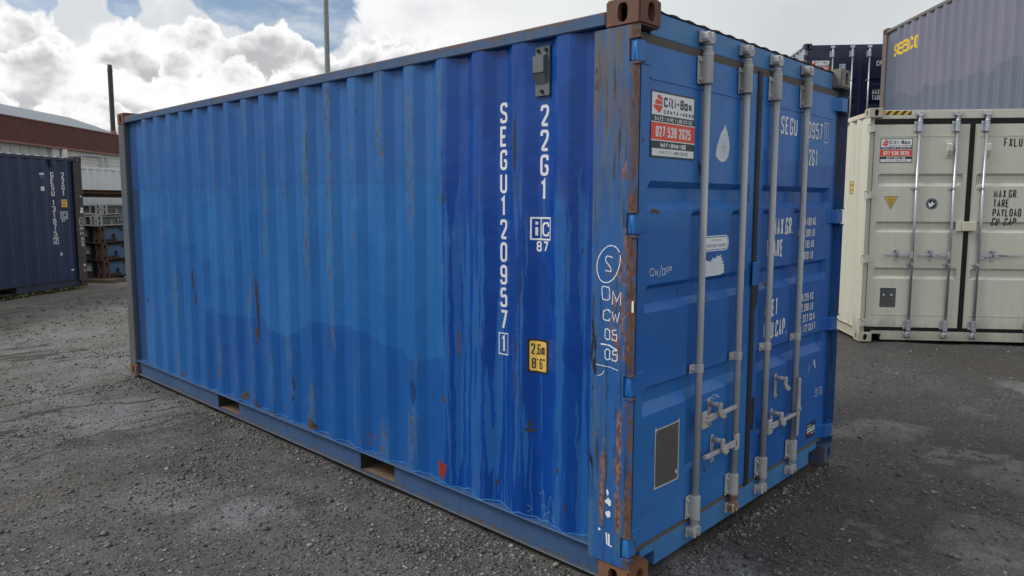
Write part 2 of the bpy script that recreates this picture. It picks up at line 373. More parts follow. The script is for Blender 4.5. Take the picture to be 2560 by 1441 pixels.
def cream_grime(g, co, col, rgh):
    X, Y, Z = g.sep(co)
    n_ = g.noise(g.mapv(co, (6, 6, 2.5)), 1.0, 7, .7)
    m_ = g.step(g.math('SUBTRACT', g.math('MULTIPLY', n_, .9), Z), .12, .42)
    col = g.mix(g.math('MULTIPLY', m_, .45), col, (.19, .165, .12))
    r_ = g.step(g.noise(g.mapv(co, (22, 22, .8), (4, 1, 1)), 1.0, 5, .65), .60, .72)
    col = g.mix(g.math('MULTIPLY', r_, .22), col, (.25, .22, .16))
    return col, rgh


M['white'] = steel('white lettering', (.74, .76, .78), (.62, .65, .68), rough=.5, blotch=.8, streak=.15, extra=worn_white)
def chalk():
    m, g, p = principled('white chalk line', (.74, .80, .84), .85)
    co = g.n('TexCoord').outputs['Object']
    g.link(g.math('MAXIMUM', g.step(g.noise(co, 90, 5, .7), .36, .46), .45), p.inputs['Alpha'])
    return m


M['chalk'] = chalk()
M['chalk_faint'] = principled('faint chalk line', (.07, .18, .36), .8)[0]
M['vent'] = steel('grey green vent plastic', (.105, .128, .135), (.13, .15, .155), rough=.5, streak=.1)
M['ventdark'] = principled('vent grille holes', (.02, .024, .026), .8)[0]
M['yellow'] = steel('yellow sticker', (.72, .47, .10), (.66, .43, .10), rough=.45)
M['ink'] = principled('black ink', (.012, .012, .014), .5)[0]
M['navyink'] = principled('slate ink', (.035, .05, .07), .45)[0]
M['stickwhite'] = principled('white sticker vinyl', (.72, .76, .80), .4)[0]
M['orange'] = principled('red orange vinyl', (.72, .055, .012), .4)[0]
M['dkgreen'] = principled('dark green vinyl', (.006, .028, .024), .4)[0]
M['paperwhite'] = steel('torn paper', (.60, .66, .72), (.52, .58, .66), rough=.8, streak=.2)
M['palegrey'] = principled('pale grey sticker print', (.42, .47, .52), .6)[0]
M['plate'] = steel('grey plate with sticker residue', (.075, .08, .085), (.10, .10, .10), rough=.55, grime=.5)
M['plateedge'] = steel('scraped paper edge', (.48, .47, .43), rough=.8)
M['redpaint'] = steel('brushed red paint', (.22, .030, .020), (.13, .025, .025), rough=.45, streak=.6)
M['rustmark'] = steel('blistered rust', (.050, .028, .020), (.13, .070, .045), rough=.85, blotch=1, rust=.5, rustc=(.14, .072, .045), rscale=30, bump=.6)
M['darkmark'] = steel('scrape down to dark steel', (.018, .019, .022), (.04, .045, .05), rough=.7)
M['blackpaint2'] = principled('deep blue dent paint', (.010, .045, .16), .35)[0]
M['blackpaint'] = principled('dark navy touch up', (.010, .016, .045), .4)[0]
M['navyC'] = steel('navy container paint', (.014, .028, .076), (.022, .042, .108), rough=.42, streak=.3, rust=.12, scratch=.25, bump=.2)
M['navyC_frame'] = steel('navy rail paint', (.022, .032, .062), (.036, .046, .075), rough=.5, rust=.15)
M['navy_post'] = steel('rusting dark post', (.045, .04, .045), (.09, .055, .045), rough=.65, blotch=1, rust=.42, rustc=(.14, .065, .045), rscale=4)
M['cream'] = steel('cream container paint', (.56, .55, .45), (.60, .59, .49), rough=.42, streak=.18, blotch=.5, bump=.10, dots=.5, grime=.06, extra=cream_grime)
M['cream_door'] = steel('cream door paint', (.55, .555, .475), (.59, .59, .505), rough=.42, streak=.18, blotch=.5, bump=.08, dots=.4, grime=.06, extra=cream_grime)
M['galv'] = steel('galvanised steel', (.42, .45, .50), (.52, .55, .58), rough=.35, metal=.75, streak=.25)
M['nvdoor'] = steel('glossy navy door paint', (.012, .014, .048), (.016, .02, .06), rough=.3, streak=.1, bump=.08)
M['nvside'] = steel('grey side paint', (.30, .33, .38), (.36, .38, .42), rough=.45)
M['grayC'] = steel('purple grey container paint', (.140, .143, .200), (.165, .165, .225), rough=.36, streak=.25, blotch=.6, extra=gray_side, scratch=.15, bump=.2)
M['grayC_frame'] = steel('grey brown frame', (.13, .135, .15), (.17, .12, .095), rough=.55, blotch=.9, rust=.3, rustc=(.16, .08, .055))
M['seayellow'] = principled('golden lettering', (.72, .47, .02), .45)[0]
M['hiddenC'] = steel('rust red container paint', (.19, .04, .03), rough=.5, rust=.2)
M['whiteC'] = steel('white container paint', (.60, .64, .67), (.66, .69, .71), rough=.45, streak=.15)
M['fascia'] = steel('brown red steel cladding', (.105, .026, .018), (.12, .032, .022), rough=.5, streak=.2)
M['roofgrey'] = steel('blue grey roof sheet', (.17, .20, .24), (.19, .22, .26), rough=.5, streak=.15)
M['trim'] = steel('brown trim', (.20, .085, .06), rough=.5)
M['offwhite'] = steel('off white painted wall', (.56, .57, .54), (.62, .62, .59), rough=.7, streak=.3)
def blockwall():
    m, g, p = principled('painted block wall', (.56, .57, .54), .75)
    X, Y, Z = g.sep(g.n('TexCoord').outputs['Object'])
    v = g.n('CombineXYZ', {0: X, 1: Z}).outputs[0]
    br = g.n('TexBrick', {'Vector': v, 'Color1': (.58, .59, .56, 1), 'Color2': (.50, .51, .48, 1), 'Mortar': (.36, .37, .35, 1), 'Scale': 1.0, 'Mortar Size': .012, 'Brick Width': .4, 'Row Height': .2})
    g.link(g.mix(.3, br.outputs[0], g.mix(1, br.outputs[0], g.mix(g.noise(g.mapv(v, (3, .6, 1)), 2, 5, .6), (.6, .6, .6), (1.3, 1.3, 1.3)), 'MULTIPLY')), p.inputs['Base Color'])
    return m


M['blockwall'] = blockwall()
M['wallgrey'] = steel('pale grey panel', (.42, .43, .41), (.47, .48, .46), rough=.7, streak=.35)
M['pipewhite'] = steel('white pipe', (.66, .67, .65), rough=.5)
M['darkpole'] = steel('dark steel flue', (.040, .034, .034), (.06, .05, .048), rough=.6)
M['lamppole'] = steel('galvanised lamp post', (.24, .26, .26), (.16, .18, .18), rough=.5, streak=.4, grime=.5)
M['rackgrey'] = steel('light grey rack paint', (.30, .31, .31), (.38, .38, .37), rough=.55, rust=.15, streak=.4)
M['rackdark'] = steel('dark grey rack paint', (.09, .10, .11), (.13, .14, .15), rough=.6, rust=.1)
M['rackblue'] = steel('rack blue paint', (.050, .105, .20), (.07, .14, .24), rough=.55, rust=.2, streak=.3)
M['racknavy'] = steel('rack dark blue paint', (.03, .045, .085), (.045, .06, .10), rough=.6, rust=.25)
M['rackrust'] = steel('rusted rack steel', (.070, .036, .026), (.11, .06, .042), rough=.8, rust=.4, rscale=10, streak=.5, bump=.4)
M['rackblack'] = steel('black rusted flange', (.025, .02, .018), (.05, .03, .02), rough=.8, rust=.35)
M['timber'] = steel('weathered timber', (.095, .075, .05), (.14, .11, .075), rough=.85, streak=.5, bump=.4)
M['beamrust'] = steel('brown rusted beam', (.17, .095, .055), (.22, .13, .08), rough=.75, rust=.2)
M['beamdark'] = steel('dark rusted beam', (.06, .035, .025), (.09, .05, .035), rough=.8, rust=.25)
M['concrete'] = steel('old concrete', (.115, .108, .095), (.16, .15, .13), rough=.9, streak=.2, blotch=1, grime=.5, bump=.3)


# hazard stripes as a procedural pattern
def stripes(name, a, b):
    m, g, p = principled(name, a, .4)
    X, Y, Z = g.sep(g.n('TexCoord').outputs['Object'])
    t = g.math('FRACT', g.math('MULTIPLY', g.math('SUBTRACT', g.math('ADD', X, Y), g.math('MULTIPLY', Z, 1.0)), 11.5))
    g.link(g.mix(g.math('GREATER_THAN', t, .5), a, b), p.inputs['Base Color'])
    return m


M['hazard'] = stripes('black and yellow stripes', (.70, .42, .02), (.015, .015, .015))
M['hazard_pale'] = stripes('faded orange stripes', (.62, .42, .25), (.60, .57, .45))


def stone_mat(name, cols, rough=.75):
    m, g, p = principled(name, cols[0], rough)
    rnd = g.n('NewGeometry').outputs['Random Per Island']
    cr = g.n('ValToRGB', {'Fac': rnd}); e = cr.color_ramp.elements
    e[0].position = 0; e[0].color = (*cols[0], 1); e[1].position = 1; e[1].color = (*cols[-1], 1)
    for i, c in enumerate(cols[1:-1]):
        x = e.new((i+1)/(len(cols)-1)); x.color = (*c, 1)
    co = g.n('TexCoord').outputs['Object']
    g.link(g.mix(g.noise(co, 60, 4, .6), g.mix(1, cr.outputs[0], (.7, .7, .7), 'MULTIPLY'), g.mix(1, cr.outputs[0], (1.25, 1.25, 1.25), 'MULTIPLY')), p.inputs['Base Color'])
    return m


M['stone'] = stone_mat('loose gravel', [(.035, .034, .033), (.075, .072, .07), (.10, .095, .09), (.12, .118, .114), (.16, .158, .155), (.27, .275, .28)])
M['weed'] = stone_mat('weed leaves', [(.06, .075, .02), (.10, .115, .035), (.16, .16, .05), (.14, .11, .05)], .7)


def ground_mat():
    m, g, p = principled('gravel yard surface', (.08, .08, .078), .85, 0, .35)
    co = g.n('TexCoord').outputs['Object']
    X, Y, Z = g.sep(co)
    jit = g.n('TexNoise', {'Vector': co, 'Scale': 6.0, 'Detail': 3.0}).outputs['Color']
    jv = g.vmath('SCALE', jit); jv.node.inputs['Scale'].default_value = .12
    cw = g.vmath('ADD', co, jv)
    # three sizes of grit
    v1 = g.n('TexVoronoi', {'Vector': co, 'Scale': 45.0, 'Randomness': 1.0}, feature='F1')
    v2 = g.n('TexVoronoi', {'Vector': co, 'Scale': 95.0, 'Randomness': 1.0}, feature='F1')
    v3 = g.n('TexVoronoi', {'Vector': co, 'Scale': 190.0, 'Randomness': 1.0}, feature='F1')
    r1 = g.sep(v1.outputs['Color'])[0]; r2 = g.sep(v2.outputs['Color'])[1]; r3 = g.sep(v3.outputs['Color'])[2]
    big = g.noise(cw, .55, 6, .62); mid = g.noise(cw, 2.2, 6, .65); fine = g.noise(co, 14, 5, .7)
    # dirt base: brown grey mud, dark damp seal with painted shade, paler back
    base = g.mix(g.step(mid, .38, .62), (.078, .073, .066), (.142, .133, .121))
    right = g.step(g.math('ADD', g.math('SUBTRACT', X, g.math('MULTIPLY', Y, .55)), g.math('MULTIPLY', mid, .8)), .0, 1.6)
    base = g.mix(g.math('MULTIPLY', right, .7), base, g.mix(g.step(mid, .3, .7), (.040, .040, .042), (.070, .069, .070)))  # darker right: damp seal plus some of the container's shade as colour
    leftp = g.step(g.math('ADD', Y, g.math('MULTIPLY', mid, 3.0)), 4.2, 8.5)
    base = g.mix(g.math('MULTIPLY', leftp, .75), base, g.mix(g.step(mid, .35, .65), (.19, .183, .168), (.31, .31, .30)))
    # patches of pale chippings
    pn = g.noise(g.mapv(cw, (1, 1, 1), (3.1, 1.7, 0)), 1.15, 6, .66)
    spots = 0.0
    for px, py, ra, am_ in ((3.4, -.02, .42, .26), (2.95, -.95, .35, .24), (1.84, -1.05, .45, .2), (.52, -.10, .30, .26), (-.44, 4.75, .75, .22), (-.1, 7.0, .9, .24), (-.8, 2.05, .35, .2), (-.93, 1.5, .28, .2), (-.85, 2.7, .45, .16), (-.3, 9.4, 1.5, .25), (-2.5, 10, 2.5, .25), (1.4, 11.6, 1.3, .2), (-1.6, 3.7, .8, .12)):
        q = g.vmath('DISTANCE', co, (px, py, 0))
        spots = g.math('MAXIMUM', spots, g.math('MULTIPLY', g.math('SUBTRACT', 1.0, g.step(q, ra*.35, ra*1.25)), am_))
    pm = g.step(g.math('ADD', pn, g.math('SUBTRACT', spots, .03)), .56, .66)
    # stones
    st = g.mix(g.math('POWER', r1, 1.8), (.030, .029, .028), (.26, .256, .25))
    st = g.mix(g.step(r1, .93, .985), st, (.30, .305, .31))
    st2 = g.mix(g.math('POWER', r2, 1.7), (.022, .021, .020), (.27, .264, .252))
    cov = g.math('ADD', .42, g.math('ADD', g.math('MULTIPLY', pm, .4), g.math('MULTIPLY', g.math('SUBTRACT', mid, .5), .9)))
    k1 = g.math('MULTIPLY', g.math('LESS_THAN', g.math('ADD', g.math('MULTIPLY', g.sep(v1.outputs['Color'])[1], 1.0), 0.0), cov), g.math('SUBTRACT', 1.0, g.step(v1.outputs['Distance'], .38, .50)))
    k2 = g.math('MULTIPLY', g.math('LESS_THAN', g.sep(v2.outputs['Color'])[2], g.math('ADD', cov, .35)), g.math('SUBTRACT', 1.0, g.step(v2.outputs['Distance'], .36, .52)))
    col = g.mix(g.math('MULTIPLY', g.step(r3, .3, .9), .35), base, (.13, .127, .12))
    col = g.mix(g.math('MULTIPLY', k2, .8), col, st2)
    col = g.mix(g.math('MULTIPLY', k1, .85), col, st)
    col = g.mix(g.math('MULTIPLY', pm, .38), col, (.27, .275, .28))
    slick = g.step(g.noise(g.mapv(cw, (1, 1, 1), (8.3, 2.2, 0)), .9, 4, .55), .635, .665)
    slick = g.math('MAXIMUM', slick, g.step(g.math('ADD', pn, spots), .70, .74))
    slick = g.math('MULTIPLY', slick, g.step(g.noise(cw, 7, 4, .6), .42, .50))
    col = g.mix(g.math('MULTIPLY', slick, .6), col, (.25, .255, .255))
    brn = g.step(g.noise(g.mapv(cw, (1, 1, 1), (1.3, 7.2, 0)), .45, 4, .6), .48, .62)
    col = g.mix(g.math('MULTIPLY', brn, .3), col, (.075, .060, .046))
    dk = g.math('MULTIPLY', right, .2)
    col = g.mix(dk, col, g.mix(1, col, (.45, .45, .47), 'MULTIPLY'))  # second darkening on the right, part of the container's shade
    # moss and weeds by the concrete
    ms_ = g.math('MULTIPLY', g.step(g.noise(cw, 1.6, 5, .6), .50, .60), g.math('MULTIPLY', g.step(Y, 8.5, 10.0), g.math('SUBTRACT', 1.0, g.step(X, 1.2, 2.4))))
    col = g.mix(g.math('MULTIPLY', ms_, g.math('MULTIPLY', g.step(fine, .42, .6), .7)), col, (.11, .115, .045))
    # wheel ruts: dark crooked lines
    rv = g.noise(g.mapv(cw, (.55, 1.5, 1), (.3, .2, 0)), .55, 4, .55, .4)
    rl = g.math('SUBTRACT', 1.0, g.step(g.math('ABSOLUTE', g.math('SUBTRACT', rv, .5)), .004, .014))
    rl = g.math('MULTIPLY', rl, g.math('MULTIPLY', g.step(Y, 3.0, 5.0), g.math('SUBTRACT', 1.0, g.step(X, .1, .9))))
    col = g.mix(g.math('MULTIPLY', rl, .75), col, (.028, .024, .020))
    col = g.mix(1.0, col, (.93, .93, .93), 'MULTIPLY')
    g.link(col, p.inputs['Base Color'])
    wet = g.math('MULTIPLY', right, .22)
    g.link(g.math('SUBTRACT', .88, wet), p.inputs['Roughness'])
    h = g.math('ADD', g.math('MULTIPLY', k1, .9), g.math('MULTIPLY', k2, .5))
    h = g.math('ADD', h, g.math('ADD', g.math('MULTIPLY', g.math('SUBTRACT', 1.0, v3.outputs['Distance']), .35), g.math('MULTIPLY', fine, 1.4)))
    h = g.math('SUBTRACT', h, g.math('MULTIPLY', rl, 1.6))
    b = g.n('Bump', {'Height': h, 'Strength': .9, 'Distance': .012})
    g.link(b.outputs[0], p.inputs['Normal'])
    return m


M['ground'] = ground_mat()


# ------------------------------------------------------------------ mesh building
class MB:
    def __init__(s): s.v = []; s.f = []; s.m = []; s.sm = []

    def add(s, vs, fs, mat=0, smooth=False):
        o = len(s.v); s.v += [tuple(map(float, p)) for p in vs]
        for f in fs: s.f.append([i+o for i in f]); s.m.append(mat); s.sm.append(smooth)

    def box(s, x0, x1, y0, y1, z0, z1, mat=0):
        vs = [(x, y, z) for x in (x0, x1) for y in (y0, y1) for z in (z0, z1)]
        s.add(vs, [(0, 1, 3, 2), (4, 6, 7, 5), (0, 4, 5, 1), (2, 3, 7, 6), (0, 2, 6, 4), (1, 5, 7, 3)], mat)

    def cyl(s, p0, p1, r0, r1=None, n=14, mat=0, caps=True):
        r1 = r0 if r1 is None else r1
        p0, p1 = Vector(p0), Vector(p1); d = (p1-p0).normalized()
        a = d.orthogonal().normalized(); b = d.cross(a)
        vs = []
        for p, r in ((p0, r0), (p1, r1)):
            for i in range(n):
                t = 2*math.pi*i/n; vs.append(p + a*(math.cos(t)*r) + b*(math.sin(t)*r))
        s.add(vs, [(i, (i+1) % n, n+(i+1) % n, n+i) for i in range(n)], mat, True)
        if caps: s.add(vs[:n], [tuple(range(n))[::-1]], mat); s.add(vs[n:], [tuple(range(n))], mat)

    def tube(s, pts, r, n=8, mat=0):
        for a, b in zip(pts[:-1], pts[1:]): s.cyl(a, b, r, r, n, mat)

    def prism(s, poly, axis, a, b, mat=0):
        """extrude a closed 2-D outline along an axis; poly in the two other axes, in order"""
        def put(p, t):
            q = list(p); q.insert(axis, t); return q
        n = len(poly)
        vs = [put(p, a) for p in poly]+[put(p, b) for p in poly]
        s.add(vs, [tuple(range(n))[::-1], tuple(range(n, 2*n))]+[(i, (i+1) % n, n+(i+1) % n, n+i) for i in range(n)], mat)

    def grid(s, us, vs_, fn, mat=0, smooth=False):
        nv = len(vs_)
        pts = [fn(u, v) for u in us for v in vs_]
        s.add(pts, [(i*nv+j, (i+1)*nv+j, (i+1)*nv+j+1, i*nv+j+1) for i in range(len(us)-1) for j in range(nv-1)], mat, smooth)

    def build(s, name, mats, parent=None, bevel=0.0, segs=1, recalc=True):
        me = bpy.data.meshes.new(name)
        me.from_pydata(s.v, [], s.f)
        if not isinstance(mats, (list, tuple)): mats = [mats]
        for m in mats: me.materials.append(M[m] if isinstance(m, str) else m)
        me.polygons.foreach_set('material_index', s.m)
        me.polygons.foreach_set('use_smooth', s.sm)
        if recalc or bevel:
            bm = bmesh.new(); bm.from_mesh(me)
            if bevel: bmesh.ops.remove_doubles(bm, verts=bm.verts, dist=1e-6)
            bmesh.ops.recalc_face_normals(bm, faces=bm.faces)
            if bevel:
                ed = [e for e in bm.edges if len(e.link_faces) == 2 and e.calc_face_angle(0) > .6 and not any(f.smooth for f in e.link_faces)]
                bmesh.ops.bevel(bm, geom=ed, offset=bevel, segments=segs, affect='EDGES', clamp_overlap=True)
            bm.to_mesh(me); bm.free()
        me.update()
        o = bpy.data.objects.new(name, me); COL.objects.link(o)
        if parent: o.parent = parent
        return o


def empty(name, loc, rz=0.0, label=None, cat=None, group=None):
    o = bpy.data.objects.new(name, None); COL.objects.link(o); o.location = loc; o.rotation_euler = (0, 0, rz)
    o.empty_display_size = .2
    if label: tag(o, label, cat, group)
    return o


def tag(o, label=None, cat=None, group=None, kind=None):
    if label: o['label'] = label
    if cat: o['category'] = cat
    if group: o['group'] = group
    if kind: o['kind'] = kind
    return o


def dup(o, parent=None):
    c = o.copy(); COL.objects.link(c)
    if parent: c.parent = parent
    for ch in list(o.children): dup(ch, c)
    return c


# ------------------------------------------------------------------ stroke lettering and decals laid on a surface
def fillet(pts, r, closed=False, seg=4):
    out = []; n = len(pts)
    for i in range(n):
        p = Vector(pts[i])
        if not closed and i in (0, n-1): out.append(tuple(p)); continue
        a = Vector(pts[i-1]); b = Vector(pts[(i+1) % n])
        u = (a-p); v = (b-p); lu, lv = u.length, v.length
        if lu < 1e-6 or lv < 1e-6: continue
        u /= lu; v /= lv
        t = min(r, lu*.48, lv*.48)
        if u.dot(v) < -.999: out.append(tuple(p)); continue
        A = p+u*t; B = p+v*t
        for k in range(seg+1):
            s = k/seg; out.append(tuple((A*(1-s)**2)+(p*2*s*(1-s))+(B*s*s)))
    return out


w = .5
GLY = {
 'S': [([(w, .8), (w, 1), (0, 1), (0, .56), (w, .44), (w, 0), (0, 0), (0, .2)], .22)], 'E': [([(.46, 1), (0, 1), (0, 0), (.46, 0)], 0), ([(0, .5), (.38, .5)], 0)],
 'G': [([(w, .76), (w, 1), (0, 1), (0, 0), (w, 0), (w, .46), (.27, .46)], .2)], 'U': [([(0, 1), (0, 0), (w, 0), (w, 1)], .22)],
 '0': [([(0, 0), (w, 0), (w, 1), (0, 1), (0, 0)], -.22)], 'O': [([(0, 0), (w, 0), (w, 1), (0, 1), (0, 0)], -.22)], '1': [([(.06, .84), (.26, 1), (.26, 0)], 0)],
 '2': [([(0, .76), (0, 1), (w, 1), (w, .62), (0, 0), (w, 0)], .2)], '3': [([(0, .8), (0, 1), (w, 1), (w, .53), (.18, .53)], .2), ([(.18, .53), (w, .53), (w, 0), (0, 0), (0, .2)], .2)],
 '4': [([(.36, 0), (.36, 1), (0, .3), (w, .3)], 0)], '5': [([(.47, 1), (.03, 1), (.01, .54), (w, .62), (w, 0), (0, 0), (0, .2)], .15)],
 '6': [([(w, .8), (w, 1), (0, 1), (0, 0), (w, 0), (w, .56), (0, .56)], .2)], '7': [([(0, 1), (w, 1), (.17, 0)], 0)],
 '8': [([(0, .53), (w, .53), (w, 1), (0, 1), (0, .53)], -.2), ([(0, 0), (w, 0), (w, .53), (0, .53), (0, 0)], -.2)],
 '9': [([(0, .2), (0, 0), (w, 0), (w, 1), (0, 1), (0, .44), (w, .44)], .2)], 'A': [([(0, 0), (.25, 1), (w, 0)], 0), ([(.09, .3), (.41, .3)], 0)],
 'B': [([(0, 0), (0, 1), (w, 1), (w, .53), (0, .53)], .16), ([(0, .53), (w, .53), (w, 0), (0, 0)], .16)], 'C': [([(w, .74), (w, 1), (0, 1), (0, 0), (w, 0), (w, .26)], .22)],
 'D': [([(0, 0), (0, 1), (w, 1), (w, 0), (0, 0)], .2)], 'F': [([(.46, 1), (0, 1), (0, 0)], 0), ([(0, .5), (.36, .5)], 0)], 'H': [([(0, 0), (0, 1)], 0), ([(w, 0), (w, 1)], 0), ([(0, .5), (w, .5)], 0)],
 'I': [([(.25, 0), (.25, 1)], 0)], 'J': [([(w, 1), (w, 0), (0, 0), (0, .25)], .2)], 'K': [([(0, 0), (0, 1)], 0), ([(w, 1), (.02, .42)], 0), ([(.16, .58), (w, 0)], 0)], 'L': [([(0, 1), (0, 0), (.44, 0)], 0)],
 'M': [([(0, 0), (0, 1), (.29, .25), (.58, 1), (.58, 0)], 0)], 'N': [([(0, 0), (0, 1), (w, 0), (w, 1)], 0)], 'P': [([(0, 0), (0, 1), (w, 1), (w, .45), (0, .45)], .18)],
 'R': [([(0, 0), (0, 1), (w, 1), (w, .5), (0, .5)], .18), ([(.25, .5), (w, 0)], 0)], 'T': [([(0, 1), (w, 1)], 0), ([(.25, 1), (.25, 0)], 0)], 'V': [([(0, 1), (.25, 0), (w, 1)], 0)],
 'W': [([(0, 1), (.14, 0), (.3, .8), (.46, 0), (.6, 1)], 0)], 'X': [([(0, 0), (w, 1)], 0), ([(0, 1), (w, 0)], 0)], 'Y': [([(0, 1), (.25, .48), (w, 1)], 0), ([(.25, .48), (.25, 0)], 0)], 'Z': [([(0, 1), (w, 1), (0, 0), (w, 0)], 0)],
 '.': [([(.06, 0), (.06, .07)], 0)], ',': [([(.1, .06), (.04, -.12)], 0)], "'": [([(.08, 1), (.04, .78)], 0)], '"': [([(.06, 1), (.04, .78)], 0), ([(.24, 1), (.22, .78)], 0)], '-': [([(.05, .5), (.4, .5)], 0)], '|': [([(.2, -.05), (.2, 1.05)], 0)], '/': [([(0, -.1), (.35, 1.1)], 0)],
 'i': [([(.13, 0), (.13, .68)], 0), ([(.13, .88), (.13, 1)], 0)], 't': [([(.12, 1), (.12, 0), (.34, 0)], .1), ([(0, .7), (.32, .7)], 0)], 'o': [([(0, 0), (w, 0), (w, .68), (0, .68), (0, 0)], -.12)], 'x': [([(0, 0), (w, .68)], 0), ([(0, .68), (w, 0)], 0)],
 's': [([(w, .52), (w, .68), (0, .68), (0, .36), (w, .32), (w, 0), (0, 0), (0, .16)], .16)], 'e': [([(0, .36), (w, .36), (w, .68), (0, .68), (0, 0), (w, 0), (w, .1)], .2)], 'a': [([(.02, .66), (w, .68), (w, 0), (0, 0), (0, .4), (w, .4)], .17)], 'c': [([(w, .5), (w, .68), (0, .68), (0, 0), (w, 0), (w, .18)], .22)],
 'm': [([(0, 0), (0, .68), (.33, .68), (.33, 0)], .12), ([(.33, .6), (.33, .68), (.66, .68), (.66, 0)], .12)],
}
ADV = {'M': .58, 'W': .6, 'm': .66, '.': .12, ',': .12, "'": .12, '"': .28, 'I': .5, ' ': .22, '|': .4, '-': .45, 'i': .26, 't': .36}


class Decal:
    """flat painted shapes in surface coordinates (a to the viewer's right, b up), draped over a surface"""
    def __init__(s): s.p = []; s.layer = 0; s.cuts = []

    def new(s):
        if s.p: s.cuts.append(len(s.p))

    def poly(s, pts, mat, lay=None):
        if lay is None: s.layer += 1; lay = s.layer*.00004
        s.p.append((pts, mat, lay))

    def rect(s, a0, a1, b0, b1, mat, lay=None): s.poly([(a0, b0), (a1, b0), (a1, b1), (a0, b1)], mat, lay)

    def stroke(s, pts, wd, mat, lay=None):
        pts = [Vector(p) for p in pts]
        q = [pts[0]]
        for p in pts[1:]:
            if (p-q[-1]).length > 1e-6: q.append(p)
        closed = (q[0]-q[-1]).length < 1e-5
        if closed: q = q[:-1]
        n = len(q); L, Rr = [], []
        for i in range(n):
            a = q[i-1] if (i > 0 or closed) else None; b = q[(i+1) % n] if (i < n-1 or closed) else None
            d0 = (q[i]-a).normalized() if a is not None else None; d1 = (b-q[i]).normalized() if b is not None else None
            d0 = d0 or d1; d1 = d1 or d0
            t = (d0+d1)
            t = t.normalized() if t.length > 1e-4 else d0
            nn = Vector((-t.y, t.x)); k = 1/max(.45, abs(nn.dot(Vector((-d0.y, d0.x)))))
            L.append(q[i]+nn*wd/2*k); Rr.append(q[i]-nn*wd/2*k)
        s.layer += 1; lay = s.layer*.00004 if lay is None else lay
        for i in range(n if closed else n-1):
            j = (i+1) % n
            s.p.append(([tuple(Rr[i]), tuple(Rr[j]), tuple(L[j]), tuple(L[i])], mat, lay))

    def glyph(s, ch, a, b, h, wd, sw, mat, slant=0, jit=0):
        for pts, r in GLY.get(ch, []):
            if r < 0: q = fillet(pts[:-1], -r, True); q.append(q[0])
            elif r > 0: q = fillet(pts, r)
            else: q = pts
            q = [(a+(x/.5)*(wd-sw)+sw/2+y*slant+random.uniform(-jit, jit), b+sw/2+y*(h-sw)+random.uniform(-jit, jit)) for x, y in q]
            s.stroke(q, sw, mat)

    def text(s, t, a, b, h, wd, sw, mat, gap=.35, align='l', slant=0, jit=0):
        """wd: width of a normal letter; returns the end"""
        def adv(c): return ADV.get(c, .5)/.5*wd
        tot = sum(adv(c)+gap*wd for c in t)-gap*wd
        if align == 'r': a -= tot
        elif align == 'c': a -= tot/2
        for c in t:
            s.glyph(c, a, b, h, wd, sw, mat, slant, jit); a += adv(c)+gap*wd
        return a

    def build(s, name, mats, fn, parent, breaks_a=(), breaks_b=(), off=.0012):
        if s.cuts:
            ed = [0]+s.cuts+[len(s.p)]; allp = s.p; s.cuts = []; o = None
            for a, b in zip(ed[:-1], ed[1:]):
                if b > a: s.p = allp[a:b]; o = s.build(name, mats, fn, parent, breaks_a, breaks_b, off)
            return o
        bm = bmesh.new(); lay = bm.verts.layers.float.new('lay')
        for pts, m, l in s.p:
            vs = [bm.verts.new((p[0], p[1], 0)) for p in pts]
            for v in vs: v[lay] = l
            try:
                f = bm.faces.new(vs); f.material_index = m
            except ValueError: pass
        if bm.verts:
            a0 = min(v.co.x for v in bm.verts); a1 = max(v.co.x for v in bm.verts); b0 = min(v.co.y for v in bm.verts); b1 = max(v.co.y for v in bm.verts)
            for t in breaks_a:
                if a0 < t < a1: bmesh.ops.bisect_plane(bm, geom=bm.verts[:]+bm.edges[:]+bm.faces[:], plane_co=(t, 0, 0), plane_no=(1, 0, 0))
            for t in breaks_b:
                if b0 < t < b1: bmesh.ops.bisect_plane(bm, geom=bm.verts[:]+bm.edges[:]+bm.faces[:], plane_co=(0, t, 0), plane_no=(0, 1, 0))
        for v in bm.verts: v.co = fn(v.co.x, v.co.y, off+v[lay])
        me = bpy.data.meshes.new(name); bm.to_mesh(me); bm.free()
        for m in (mats if isinstance(mats, (list, tuple)) else [mats]): me.materials.append(M[m])
        o = bpy.data.objects.new(name, me); COL.objects.link(o); o.parent = parent
        return o


def blobpoly(ca, cb, ra, rb, n=14, rough=.35, seed=0):
    r = random.Random(seed)
    return [(ca+math.cos(2*math.pi*i/n)*ra*(1+r.uniform(-rough, rough)), cb+math.sin(2*math.pi*i/n)*rb*(1+r.uniform(-rough, rough))) for i in range(n)]


# ------------------------------------------------------------------ container parts (local frame: x across the doors, y along, doors at y = 0)
CW, CL = 2.438, 6.058
XO, XI = .008, .044


def side_profile():
    pts = [(.17, XI), (.309, XI), (.377, XO)]
    for k in range(19):
        y = .449+.278*k
        pts += [(y, XO), (y+.068, XI), (y+.138, XI), (y+.206, XO)]
    pts = pts[:-1]
    pts = pts[:-1] + [(5.90, XI)]
    return pts


SP = side_profile()
SPR = fillet(SP, .009, False, 3)
_sy = np.array([p[0] for p in SPR]); _sx = np.array([p[1] for p in SPR])
SIDE_BREAKS = [-y for y, x in SPR]


def side_fn(a, b, off):          # drape on the long side; a = -y
    return Vector((float(np.interp(-a, _sy, _sx))-off, -a, b))


